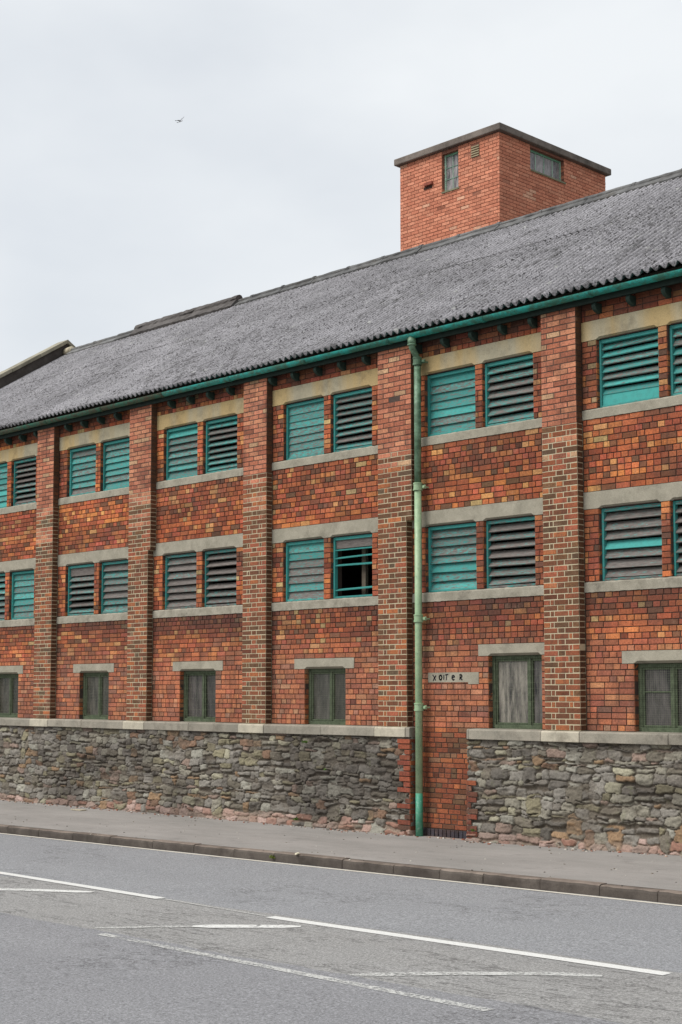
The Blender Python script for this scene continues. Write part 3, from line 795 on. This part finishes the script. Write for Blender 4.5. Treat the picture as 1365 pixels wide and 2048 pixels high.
    if endcap_l:
        e_ = P[:, :1, :].copy(); e_[..., 1] = .02; P = np.concatenate([e_, P], 1); col = np.concatenate([col[:, :1], col], 1)
    return own(grid_obj(name, P, np.clip(col, .01, .9), STONE))
rubble(XG, DOOR[0], 'rubble_base', endcap_r=True)
rubble(DOOR[1], XE, 'rubble_base', endcap_l=True)

# ---------------------------------------------------------------- roof
TN = .62; CT = 1/math.hypot(1, TN); YE, ZE = -.275, 7.375
YRG = 4.95; ZRG = ZE+(YRG-YE)*TN
LS = math.hypot(YRG-YE, ZRG-ZE)
PITCHC = .132; AMP = .034
def roof_sheet(name, s0, s1, lift, sides):
    st = .065; nr = int((s1-s0)/st)+1
    nseg = 12; dx = PITCHC/nseg; nx = int((XE-XG)/dx)
    xs = XG+np.arange(nx+1)*dx; ss = np.linspace(s0, s1, nr)
    X, T = np.meshgrid(xs, ss)
    ph = X/PITCHC*2*math.pi
    sheet = np.floor((X-XG)/(PITCHC*7.5)).astype(int); sr = rng.normal(0, 1, sheet.max()+1)
    h = AMP*np.cos(ph)+lift+.004*sr[sheet]
    h += .006*(fbm(X*9, T*9, 12, 3)-.5)+.012*np.clip(fbm(X*16, T*11, 15, 3)-.55, 0, 1)*4*.5
    Tj = T+np.where(T == s0, .012*sr[sheet], 0)-.0*T
    Y = YE+Tj*CT-h*TN*CT; Z = ZE+Tj*TN*CT+h*CT
    Xj = X+.002*(fbm(X*3, T*20, 4, 2)-.5)
    P = np.stack([Xj, Y, Z], -1)
    g = fbm(X*2.1, T*2.1, 51, 4); moss = .55*np.clip((fbm(X*24, T*12, 55, 3)-.57)*9, 0, 1)*np.clip((fbm(X*.8, T*1.1, 57, 3)-.36)*4, 0, 1)*(.35+.65*np.clip(1.6-T/LS*1.6, 0, 1))
    b = np.array(lin((156, 154, 157)))*(1.+.5*(g-.5))[..., None]*(1+.05*sr[sheet])[..., None]
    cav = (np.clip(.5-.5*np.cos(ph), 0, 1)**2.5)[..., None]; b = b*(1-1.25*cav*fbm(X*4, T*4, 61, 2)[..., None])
    b = b*(1-moss[..., None])+np.array(lin((62, 60, 58)))*moss[..., None]
    w_ = (fbm(X*17, T*17, 91, 2) > .88)
    b[w_] = lin((190, 190, 186))
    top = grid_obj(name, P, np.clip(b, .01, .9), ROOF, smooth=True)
    sm = top.modifiers.new('thickness', 'SOLIDIFY'); sm.thickness = .008; sm.offset = -1
    return own(top)
roof_sheet('roof_sheets', 0, LS*.60+.08, 0, 0)
roof_sheet('roof_sheets', LS*.60, LS-.02, .013, 0)
m = MB()
# far slope, roof boarding below the sheets, back and end walls, floor
YB = 2*YRG-YE
m.prism([(YRG, ZRG+.02), (YB, ZE+.02), (YB, ZE-.03), (YRG, ZRG-.03)], XG, XE, lin((110, 110, 110)))
own(m.build('roof_back_slope', ROOF))
m = MB(); m.prism([(YE+.16, ZE+.02), (YRG, ZRG-.06), (YRG, ZRG-.09), (YE+.16, ZE-.01)][::-1], XG+.2, XE)
m.box(XG, XG+.3, .25, YB-.2, -.3, 7.3); m.box(XE-.25, XE, .25, YB-.2, -.3, 7.3); m.box(XG, XE, YB-.45, YB-.2, -.3, 7.4)
m.box(XG, XE, .25, YB-.4, .3, .4); m.box(XG+.1, XE-.1, .251, YB-.4, 2.95, 3.05)
own(m.build('inner_walls', DARK))
# ridge capping: overlapping lengths of roll with wings
x = XG+.3; k = 0
def roll(m, x0, x1, r, zc, wing, j=.0, col=(1, 1, 1), dy=0):
    n = max(2, int((x1-x0)/.12)); prof = []
    pts = [(-wing*CT, -wing*TN*CT)]+[(-r*.9, -.01)]+[(r*math.cos(math.radians(a)), r*math.sin(math.radians(a))) for a in (165, 140, 115, 90, 65, 40, 15)]+[(r*.9, -.01), (wing*CT, -wing*TN*CT)]
    for q in range(n+1):
        X_ = x0+(x1-x0)*q/n
        prof.append([(X_, YRG+dy+p[0]+random.uniform(-j, j), zc+p[1]+random.uniform(-j, j)) for p in pts]+[(X_, YRG+wing*.7, zc-wing*TN-.06), (X_, YRG-wing*.7, zc-wing*TN-.06)])
    K = len(pts)+2
    for q in range(n):
        b = len(m.v); m.v += prof[q]+prof[q+1]
        for e in range(K):
            f = (e+1) % K; m.f.append((b+e, b+f, b+K+f, b+K+e)); m.c.append(col)
    b = len(m.v); m.v += prof[0]+prof[-1]; m.f += [tuple(range(b, b+K))[::-1], tuple(range(b+K, b+2*K))]; m.c += [col]*2
m = MB(); LX0, LX1 = -28.2, -24.45
while x < XE:
    L = 1.0+random.uniform(-.03, .03); x1 = min(x+L, XE); z = random.uniform(-.006, .01)
    t = random.uniform(.75, 1.1)
    roll(m, x-.04, x1, .062+random.uniform(-.004, .004), ZRG+.075+z, .21, .005, (t,)*3)
    roll(m, x1-.06, x1+.01, .07, ZRG+.078+z, .22, .003, (t*.9,)*3)
    x = x1; k += 1
rd = own(m.build('ridge_capping', RIDGE))
m = MB(); roll(m, LX0, LX1, .12, ZRG+.11, .30, .014); lump = own(m.build('ridge_patch', LEAD)); lump['label'] = 'dark lumpy length of patched ridge'
# gable parapet with its coping
m = MB(); PZ = .40
def slope(y): return ZRG-abs(y-YRG)*TN
m.prism([(YE-.25, slope(YE-.25)-.6), (YE-.25, slope(YE-.25)+PZ-.1), (YRG, ZRG+PZ-.1), (YB+.2, slope(YB+.2)+PZ-.1), (YB+.2, slope(YB+.2)-.6)][::-1], XG-.33, XG+.01, (.72, .68, .64))
pw = own(m.build('gable_parapet', LEAD))
m = MB()
for s0, s1 in ((YE-.35, YRG), (YRG, YB+.3)):
    n = 7
    for q in range(n):
        a, b = s0+(s1-s0)*q/n, s0+(s1-s0)*(q+1)/n
        d = random.uniform(-.006, .006); t = random.uniform(.85, 1.1)
        m.prism([(a+.004, slope(a)+PZ-.1+d), (a+.004, slope(a)+PZ+d), (b-.004 if q < n-1 or s0 > 0 else b, slope(b)+PZ+d), (b, slope(b)+PZ-.1+d)][::-1], XG-.40, XG+.07, (t, t, t*.95))
c = m.build('parapet_coping', SILLM, bevel=.008); c.parent = pw
m = MB(); m.tube([(XG+.03, YRG, ZRG+.06), (XG+.3, YRG-.02, ZRG+.085)], [.12, .10], 12, (1.5, 1.45, 1.35)); c = m.build('ridge_end', CONC, smooth=True); c.parent = rd

# gutter with joints, fascia, rafter feet
YG, ZG, RG = -.243, 7.295, .066
gm = MB()
def gutprof(r, t=.006):
    o = [(YG+r*math.cos(math.radians(a)), ZG+r*math.sin(math.radians(a))) for a in range(180, 361, 15)]
    i = [(YG+(r-t)*math.cos(math.radians(a)), ZG+(r-t)*math.sin(math.radians(a))) for a in range(360, 179, -15)]
    return o+i
joints = []
x = XG-.1
GL = []
while x < XE:
    x1 = min(XE, x+1.83); GL.append((x, x1)); x = x1
for a, b in GL:
    xm = .5*(a+b)
    # lengths painted at different times: dark green at the far end, teal in the middle
    if xm < -20.6: c = (2.2, .5, .36)
    elif -20.6 < xm < -17.4: c = (1.8, 1.35, 1.35)
    elif -9.6 < xm: c = (1.7, .62, .48)
    else: c = (.9, 1.12, 1.1)
    n = len(gm.v); gm.prism(gutprof(RG), a, b, c)
    gm.prism(gutprof(RG+.006), b-.05, b+.02, tuple(q*.85 for q in c)); gm.prism(gutprof(RG+.009), b-.018, b-.006, c)
gt = own(gm.build('gutter', GUTM, smooth=False))
m = MB(); m.box(XG, XE, -.165, -.137, 7.175, 7.31, (.8, .8, .8)); m.box(XG, XE, -.137, .0, 7.285, 7.31, (.5, .5, .5))
own(m.build('fascia_board', DKGREEN))
x = -13.94-.535*33
while x < XE-.2:
    inp = any(R[i]-PW-.03 < x+.03 < R[i]+(.12 if i in (4, 2) else .03) for i in ids)
    if not inp:
        m = MB(); pts = [(.0, 7.175), (-.135, 7.175), (-.15, 7.15), (-.15, 7.12), (-.13, 7.09), (-.09, 7.065), (-.03, 7.05), (.0, 7.05)]
        m.prism(pts, x-.032, x+.032, (1.2, 1.2, 1.2)); own(m.build('rafter_foot', DKGREEN, bevel=.003))
    x += .535

# downpipe
XP, YP = -14.435, -.125
dp = empty('downpipe', (0, 0, 0)); own(dp)
def sm(P, n=6):
    out = []
    P = [Vector(p) for p in P]
    for k in range(len(P)-1):
        p0, p1, p2, p3 = P[max(0, k-1)], P[k], P[k+1], P[min(len(P)-1, k+2)]
        for q in range(n):
            t = q/n; out.append(.5*((2*p1)+(-p0+p2)*t+(2*p0-5*p1+4*p2-p3)*t*t+(-p0+3*p1-3*p2+p3)*t**3))
    return out+[P[-1]]
m = MB(); XO = XP
m.tube(sm([(XO, YG, 7.25), (XO, YG, 7.15), (XO, YG+.01, 7.09), (XO, YP-.02, 6.98), (XO, YP, 6.9), (XO, YP, 6.83)]), [.05]*3+[.047]*28, 20)
m.tube([(XO, YG, 7.235), (XO, YG, 7.14)], .061, 20); m.tube([(XO, YG, 7.145), (XO, YG, 7.125)], .066, 20)
o = m.build('swan_neck', PIPETOP, smooth=True); o.parent = dp
def coll(z, mat):
    m = MB(); m.tube([(XP, YP, z+.06), (XP, YP, z-.05)], .064, 20); m.tube([(XP, YP, z+.065), (XP, YP, z+.045)], .070, 20); m.tube([(XP, YP, z-.02), (XP, YP, z-.05)], .069, 20)
    m.box(XP-.11, XP+.12, YP+.03, YP+.045, z-.025, z+.03); m.tube([(XP+.095, YP+.04, z), (XP+.095, .01, z)], .012, 8); m.tube([(XP-.09, YP+.04, z), (XP-.09, .01, z)], .012, 8)
    m.box(XP+.075, XP+.12, YP+.005, YP+.03, z-.015, z+.02)
    o = m.build('pipe_collar', mat, bevel=.002); o.parent = dp

for z, mt in ((6.90, PIPETOP), (5.044, PIPEM), (3.122, PIPEM), (1.844, PIPEM)): coll(z, mt)
m = MB(); m.tube([(XP, YP, 6.88), (XP, YP, 5.05)], .0505, 20); o = m.build('pipe_length', PIPETOP, smooth=True); o.parent = dp
m = MB(); m.tube([(XP, YP, 5.05), (XP, YP, .62)], .052, 20); o = m.build('pipe_length', PIPEM, smooth=True); o.parent = dp
m = MB(); m.tube([(XP, YP, .62), (XP, YP, .01)], .0525, 20); o = m.build('pipe_length', PIPEBOT, smooth=True); o.parent = dp

# ================================================================ BRICK TOWER behind the ridge
TX0, TX1, TY0, TY1, TZ0, TZ1 = -22.39, -19.477, 7.955, 11.81, 9.0, 14.007
TW = empty('roof_tower', ((TX0+TX1)/2, (TY0+TY1)/2, TZ0)); TOFF = Vector(TW.location)
tag(TW, 'square pinkish brick tower with a flat grey slab top rising behind the corrugated roof', 'tower')
def town(o): return own(o, TW, TOFF)
bk = Bricks(); nT = int(round((TZ1-TZ0)/.0775)); hT = (TZ1-TZ0)/nT
WL = (-21.115, -20.64, 13.077, 13.93); WR_ = (9.02, 10.23, 13.45, 13.95)
wl = (WL[0]-TX0, WL[1]-TX0); wr = (WR_[0]-TY0, WR_[1]-TY0); vt = (-20.27-TX0, -20.03-TX0)
for k in range(nT):
    z = TZ0+(k+.5)*hT
    hl = [wl] if z > WL[2] else []
    if 13.62 < z < 13.9: hl = hl+[vt]
    course(bk, (TX0, TY0, TZ0), U, V, NF, sub((0, TX1-TX0), hl), k*hT, (k+1)*hT, k, 'stretcher', TOWER, lambda a: a)
    hr = [wr] if z > WR_[2] else []
    course(bk, (TX1, TY0, TZ0), (0, 1, 0), V, (1, 0, 0), sub((0, TY1-TY0), hr), k*hT, (k+1)*hT, k, 'stretcher', TOWER, lambda a: a)
    course(bk, (TX0, TY0, TZ0), (0, 1, 0), V, (-1, 0, 0), [(0, TY1-TY0)], k*hT, (k+1)*hT, k, 'stretcher', TOWER, lambda a: a)
    if z > WL[2]:
        course(bk, (WL[0], TY0, TZ0), (0, 1, 0), V, (1, 0, 0), [(0, .16)], k*hT, (k+1)*hT, k, 'none', TOWER, lambda a: a)
    if z > WR_[2]:
        course(bk, (TX1, WR_[1], TZ0), (-1, 0, 0), V, (0, -1, 0), [(0, .16)], k*hT, (k+1)*hT, k, 'none', TOWER, lambda a: a)
tb = town(bk.build('wall', B_CLEAN))
m = MB(); q = .008
def twall(m, ax):
    pass
for a, b in sub((TX0+q, TX1-q), [WL[:2]]): m.box(a, b, TY0+q, TY0+.2, TZ0, TZ1)
m.box(WL[0], WL[1], TY0+q, TY0+.2, TZ0, WL[2]); m.box(WL[0], WL[1], TY0+q, TY0+.2, WL[3], TZ1)
for a, b in sub((TY0+.2, TY1-q), [WR_[:2]]): m.box(TX1-.2, TX1-q, a, b, TZ0, TZ1)
m.box(TX1-.2, TX1-q, WR_[0], WR_[1], TZ0, WR_[2]); m.box(TX1-.2, TX1-q, WR_[0], WR_[1], WR_[3], TZ1)
m.box(TX0+q, TX0+.2, TY0+.2, TY1-q, TZ0, TZ1); m.box(TX0+.2, TX1-.2, TY1-.2, TY1-q, TZ0, TZ1)
o = m.build('wall_mortar', MORT_TOWER); o.parent = tb
m = MB(); e = .10; n = 10
m.box(TX0-e, TX1+e, TY0-e, TY1+e, TZ1+.002, TZ1+.155)
o = town(m.build('roof_slab', mat_conc('slab_concrete', (104, 96, 90), (132, 122, 114), .7), bevel=.02, bseg=2))
def town_win(rect, axis, name='window'):
    f = MB(); a, b, z0, z1 = rect; t = .045; d0, d1 = .09, .14
    def bx(mb, p, q_, r, s_, dd0, dd1, c=(1, 1, 1)):
        if axis == 'x': mb.box(p, q_, TY0+dd0, TY0+dd1, r, s_, c)
        else: mb.box(TX1-dd1, TX1-dd0, p, q_, r, s_, c)
    bx(f, a+.002, a+t, z0, z1, d0, d1); bx(f, b-t, b-.002, z0, z1, d0, d1); bx(f, a+t, b-t, z1-t, z1, d0, d1, (.5, .7, .6)); bx(f, a+t, b-t, z0, z0+t*.7, d0, d1)
    if axis == 'x':
        for k in (1, 2): zz = z0+.03+(z1-z0-.07)*k/3; bx(f, a+t, b-t, zz-.008, zz+.008, d0+.01, d1-.01, (.45, .5, .5))
        xm = (a+b)/2; bx(f, xm-.006, xm+.006, z0+.03, z1-t, d0+.012, d1-.012, (1, 1, 1))
    else:
        for k in (1, 2, 3): yy = a+(b-a)*k/4; bx(f, yy-.01, yy+.01, z0+.03, z1-t, d0+.01, d1-.01, (1.1, 1.1, 1.1))
    w_ = town(f.build(name, TOWFR)); g = MB(); bx(g, a+t*.5, b-t*.5, z0+.02, z1-.02, d0+.02, d0+.028, (3.6, 3.7, 4.2)); o = g.build('glass_pane', GLASS); o.parent = w_
    g = MB(); bx(g, a-.0, b+.04, z0-.035, z0-.001, -.02, d1, (.7, .75, .6)); o = g.build('sill', SILLM); o.parent = w_
town_win(WL, 'x'); town_win(WR_, 'y')
m = MB(); m.box(-20.27, -20.03, TY0+.03, TY0+.05, 13.62, 13.9, (.4, .4, .4))
for k in range(5): z = 13.635+k*.053; m.prism([(TY0-.012, z), (TY0-.006, z+.03), (TY0+.03, z+.04), (TY0+.03, z+.01)][::-1], -20.26, -20.04)
town(m.build('air_vent', VENT))
m = MB(); z0 = 13.33                                       # a brick broken out of the wall
m.box(-21.62, -21.38, TY0-.05, TY0+.02, z0, z0+.07, lin((150, 84, 68))); m.box(-21.66, -21.40, TY0-.004, TY0+.0, z0-.075, z0-.005, lin((60, 40, 34)))
town(m.build('jutting_brick', B, bevel=.006))

# ================================================================ GROUND
def zr(x, y): return gk(x)-.12+.012*np.clip((YK-np.asarray(y, float))/3.3, 0, 1)
def pslope(x, y):
    t = np.clip((np.asarray(y, float)-YK)/(0-YK), 0, 1); return gk(x)*(1-t)+gw(x)*t
xs = np.concatenate([np.linspace(-220, -45, 30), np.linspace(-44, 12, 225), np.linspace(14, 120, 20)])
ys = np.linspace(-11.6, YK+.06, 60)
X, Y = np.meshgrid(xs, ys)
Z = zr(X, Y)+.006*(fbm(X*.8, Y*1.2, 3, 3)-.5)
tag(grid_obj('road', np.stack([X, Y, Z], -1), None, ASPHALT), kind='structure')
ys = np.concatenate([[YK+.115], np.linspace(YK+.14, .1, 26)])
X, Y = np.meshgrid(xs, ys); Z = pslope(X, Y)+.008*(fbm(X*1.1, Y*1.4, 6, 3)-.5)
tag(grid_obj('pavement', np.stack([X, Y, Z], -1), None, PAVE), kind='structure')
# near pavement, behind the camera's feet too
m = MB(); m.box(-220, 120, -11.75, -11.6, -1, .0, (.7, .7, .7)); tag(m.build('kerb', KERBM), kind='structure')
m = MB(); m.box(-220, 120, -19, -11.75, -1, -.002); tag(m.build('pavement', PAVE), kind='structure')
m = MB(); m.quad((-900, -900, -3.0), (900, -900, -3.0), (900, 900, -3.0), (-900, 900, -3.0)); tag(m.build('ground', GROUNDM), kind='structure')
# kerb stones
jx = [-20.05, -19.1, -18.14, -17.1, -16.16, -15.3, -14.49, -13.22, -12.34, -11.6, -10.94, -10.13, -9.34, -8.62]
x = jx[0]; left = []
while x > -60: x -= .915; left.append(x)
x = jx[-1]; right = []
while x < 15: x += .915; right.append(x)
js = left[::-1]+jx+right
m = MB()
for a, b in zip(js[:-1], js[1:]):
    g_, dz, t = .005, random.uniform(-.007, .004), random.uniform(.85, 1.1); n = 8; pr = []
    for k in range(n+1):
        x = a+g_+(b-a-2*g_)*k/n; z = float(gk(x))+dz; e = random.uniform(-.004, .004)
        pr.append([(x, YK+.135, -.5), (x, YK-.012+e, -.5), (x, YK-.012+e, z-.035+e), (x, YK-.004+e, z-.010+e), (x, YK+.02, z+.001), (x, YK+.135, z+.002)])
    for k in range(n):
        q_ = len(m.v); m.v += pr[k]+pr[k+1]
        for e in range(6):
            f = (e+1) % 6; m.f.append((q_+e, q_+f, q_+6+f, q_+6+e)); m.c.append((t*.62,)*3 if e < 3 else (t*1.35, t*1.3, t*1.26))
    q_ = len(m.v); m.v += pr[0]+pr[-1]; m.f += [(q_+5, q_+4, q_+3, q_+2, q_+1, q_), tuple(range(q_+6, q_+12))]; m.c += [(t,)*3]*2
    m.box(a-.006, a+.006, YK-.004, YK+.13, -.5, float(gk(a))-.008, (.5, .48, .46))
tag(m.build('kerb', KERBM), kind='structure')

# markings, laid on the road where the photograph's lines fall
def strip(name, pts, wd, mat, ends=False, dz=.005):
    m = MB(); P = [Vector((p[0], p[1], 0)) for p in pts]; n = []
    fine = []
    for a, b in zip(P[:-1], P[1:]):
        k = max(1, int((b-a).length/.15)); fine += [a+(b-a)*i/k for i in range(k)]
    fine.append(P[-1]); L = []
    for i, p in enumerate(fine):
        t = (fine[min(i+1, len(fine)-1)]-fine[max(0, i-1)]).normalized(); nn = Vector((-t.y, t.x, 0))
        w2 = wd/2*(1+random.uniform(-.05, .05)); 
        if ends and i in (0, len(fine)-1): w2 *= .45
        L.append((p+nn*w2, p-nn*w2))
    for (a, b), (c, d) in zip(L[:-1], L[1:]):
        m.quad(*[(q.x, q.y, float(zr(q.x, q.y))+dz) for q in (b, d, c, a)])
    o = m.build(name, mat); tag(o, kind='structure'); return o
def ground(px, py):
    d = FW*F_PX+RT*(px-CX)-UP*(py-CY); t = 8.
    z = -.12
    for _ in range(6):
        t = (z-CAM[2])/d[2]; p = CAM+t*d; z = float(zr(p[0], p[1]))
    return (p[0], p[1])
strip('edge_line', [(-100, YK-.085), (-20, YK-.085), (-14, YK-.09), (12, YK-.085)], .075, PAINT_EDGE)
A0 = ground(0, 1746); A1 = ground(322, 1797.5); B0 = ground(541, 1834.5); B1 = ground(1336, 1949.5)
YA = (A1[1]+A0[1])/2
dash = B1[0]-B0[0]; 
strip('centre_line_mark', [(A1[0]-dash, A0[1]-.02), A0, A1], .13, PAINT_NEW)
strip('centre_line_mark', [B0, B1], .135, PAINT_NEW)
strip('centre_line_mark', [(B1[0]+1.75, B1[1]+.02), (B1[0]+1.75+dash, B1[1]+.05)], .10, PAINT_NEW)
strip('seam_line', [A1, B0], .03, PAINT_OLD)
x = A1[0]-dash-1.75
for k in range(4): strip('centre_line_mark', [(x-dash, A0[1]), (x, A0[1])], .10, PAINT_NEW); x -= dash+1.75
C0, C1 = ground(201, 1868.5), ground(978, 2022)
strip('boundary_line_mark', [C0, C1], .10, PAINT_OLD)
strip('boundary_line_mark', [(C0[0]-1.75-dash, C0[1]), (C0[0]-1.75, C0[1])], .10, PAINT_OLD)
h1 = (ground(-120, 1777), ground(186, 1785)); h2 = (ground(190, 1857), ground(602, 1854)); h3 = (ground(700, 1951), ground(1205, 1953))
strip('hatch_mark', [h1[0], ground(60, 1780.5), h1[1]], .17, PAINT_MID, True)
mid = ground(385, 1853.5)
strip('hatch_mark', [h2[0], mid], .11, PAINT_OLD, True); strip('hatch_mark', [mid, h2[1]], .19, PAINT_MID, True, .0062)
strip('hatch_mark', [h3[0], ground(900, 1948), ground(1100, 1948.5), h3[1]], .14, PAINT_OLD, True)

# ================================================================ small things
def onY(px, py, y):
    d = FW*F_PX+RT*(px-CX)-UP*(py-CY); return CAM+d*((y-CAM[1])/d[1])
def weed(x, y, z, r, n, label, down=False, tint=(1, 1, .8)):
    m = MB()
    for k in range(n):
        a = random.uniform(0, 2*math.pi); el = random.uniform(.15, 1.3); L = r*random.uniform(.5, 1); wd = L*random.uniform(.22, .35)
        d = Vector((math.cos(a)*math.cos(el), -abs(math.sin(a))*math.cos(el), math.sin(el)*(-.3 if down else 1))); s = d.cross(Vector((0, 0, 1))).normalized()*wd
        o = Vector((x, y, z))+Vector((random.uniform(-r, r)*.6, 0, random.uniform(-.2, .2)*r)); c = random.uniform(.6, 1.5)
        p1 = o+d*L*.5+s*.5+Vector((0, 0, .01)); p2 = o+d*L-Vector((0, 0, L*.15)); p3 = o+d*L*.5-s*.5
        m.quad(tuple(o), tuple(p1), tuple(p2), tuple(p3), (c*tint[0], c*tint[1], c*tint[2]))
    o = m.build('weed', LEAF); me = o.data; L0 = Vector((x, y, z))
    for v in me.vertices: v.co -= L0
    o.location = L0; tag(o, label, 'weed', 'weeds in the joints of the wall and kerb'); return o
p = onY(611, 1483, YR-.04); weed(p[0], p[1], p[2], .07, 46, 'small green weed growing from the stonework just under the pale coping', True)
p = onY(594, 1640, YR-.07); weed(p[0], p[1], p[2], .06, 34, 'small green weed at the foot of the stone base beside an orange stone')
p = onY(652, 1540, YR-.05); weed(p[0], p[1], p[2], .04, 20, 'tiny yellowish weed halfway up the rubble stone wall')
p = onY(947, 1662, YR-.05); weed(p[0], p[1], p[2], .045, 24, 'tiny weed at the wall foot right of the drainpipe')
p = onY(547, 1713, YK-.01); weed(p[0], p[1]-.01, p[2]-.02, .06, 34, 'dry yellowish weed tuft growing out of the kerb edge', tint=(2.0, 1.35, 1.2))
m = MB(); x, y = -14.08, YK-.02; z = float(gk(x))+.005
m.v = []; m.hexa([(x, y, z), (x+.06, y-.03, z), (x+.06, y+.03, z+.012), (x, y+.05, z+.012), (x, y, z+.012), (x+.06, y-.03, z+.014), (x+.06, y+.03, z+.03), (x, y+.05, z+.02)], (2.4, 2.4, 2.3))
tag(m.build('litter', CONC), 'scrap of pale litter caught in the weed tuft on the kerb', 'litter')
m = MB(); x, y = -22.25, -.62; z = float(pslope(x, y))+.004
P = []
m.hexa([(x-.17, y-.05, z), (x+.16, y-.07, z), (x+.18, y+.05, z), (x-.14, y+.08, z), (x-.17, y-.05, z+.015), (x+.16, y-.07, z+.008), (x+.18, y+.05, z+.02), (x-.14, y+.08, z+.012)], (1.25, 1.2, 1.15))
tag(m.build('litter', CONC), 'flat pale scrap lying on the far pavement near the stone wall', 'litter')
# crumbs of stone and dust fallen along the wall foot
m = MB()
for k in range(420):
    x = random.uniform(-30, -6); y = YR-.06-abs(random.gauss(0, .07)); r = random.uniform(.004, .016); z = float(pslope(x, y))+r*.3
    if DOOR[0] < x < DOOR[1]: y += .1
    c = random.choice(((150, 128, 116), (176, 150, 134), (110, 104, 98), (196, 190, 180), (150, 96, 76)))
    m.box(x-r, x+r, y-r, y+r, z-r, z+r*.7, tuple(v*1.0 for v in lin(c)), r*.35)
tag(m.build('stone_crumbs', STONE), kind='stuff')
m = MB()
for k in range(160):
    x = random.uniform(-24, -6); y = random.uniform(YK-.3, -.3); r = random.uniform(.003, .008); 
    z = float(pslope(x, y) if y > YK else zr(x, y))+r*.4; c = random.choice(((60, 54, 46), (190, 186, 176), (96, 84, 60)))
    m.box(x-r, x+r*1.3, y-r, y+r, z-r, z+r*.5, lin(c), r*.3)
tag(m.build('grit', STONE), kind='stuff')
# loose pink boulders set along the foot of the right-hand wall
for px, py, r in ((1073, 1680, .075), (1140, 1682, .05), (1186, 1688, .06), (1311, 1696, .10), (985, 1676, .07), (1035, 1678, .05)):
    pass

# gull, wings raised, far off over the roof
def gull():
    d = FW*F_PX+RT*(361-CX)-UP*(243-CY); p = CAM+d/F_PX*62.
    rt = Vector(RT); up = Vector((0, 0, 1)); fw = Vector((FW[0], FW[1], 0)).normalized()
    head = (rt*-.6+fw*.8).normalized(); side = Vector((-head.y, head.x, 0))
    o_ = empty('gull', p); tag(o_, 'gull with raised wings flying alone in the pale sky', 'bird')
    head = (rt*.75-fw*.65).normalized(); side = up.cross(head)
    m = MB(); m.tube([-head*.24, -head*.16, -head*.05, head*.06, head*.14, head*.18, head*.22, head*.26], [.008, .018, .03, .032, .024, .022, .018, .005], 10)
    b = m.build('body', mat_plain('gull_feathers', (190, 192, 196), 1., .9), smooth=True); b.parent = o_; b.scale = (.62,)*3
    for s, tip in ((-1, rt*-.21+up*-.02), (1, rt*.15+up*.23)):
        m = MB(); root = Vector((0, 0, .03)); tip = tip+fw*(.1*s); mid = root+(tip-root)*.5+up*(.025)
        ch = head*.05; th = Vector((0, 0, .006))
        P = [(root, 1.), (mid, .95), (root+(tip-root)*.8+up*.01, .6), (root+tip, .08)]
        for (a, ca), (b_, cb) in zip(P[:-1], P[1:]):
            m.hexa([a-ch*ca-th, b_-ch*cb-th, b_+ch*cb-th, a+ch*ca-th, a-ch*ca+th, b_-ch*cb+th, b_+ch*cb+th, a+ch*ca+th])
        w_ = m.build('wing', mat_plain('gull_wing', (150, 152, 158), 1., .9)); w_.parent = o_
    m = MB(); m.hexa([Vector((0, 0, 0))-head*.2-side*.02, -head*.33-side*.05, -head*.33+side*.05, -head*.2+side*.02]+[v+up*.008 for v in (Vector((0, 0, 0))-head*.2-side*.02, -head*.33-side*.05, -head*.33+side*.05, -head*.2+side*.02)])
    t = m.build('tail', mat_plain('gull_tail', (170, 172, 176), 1., .9)); t.parent = o_; t.scale = (.62,)*3
gull()
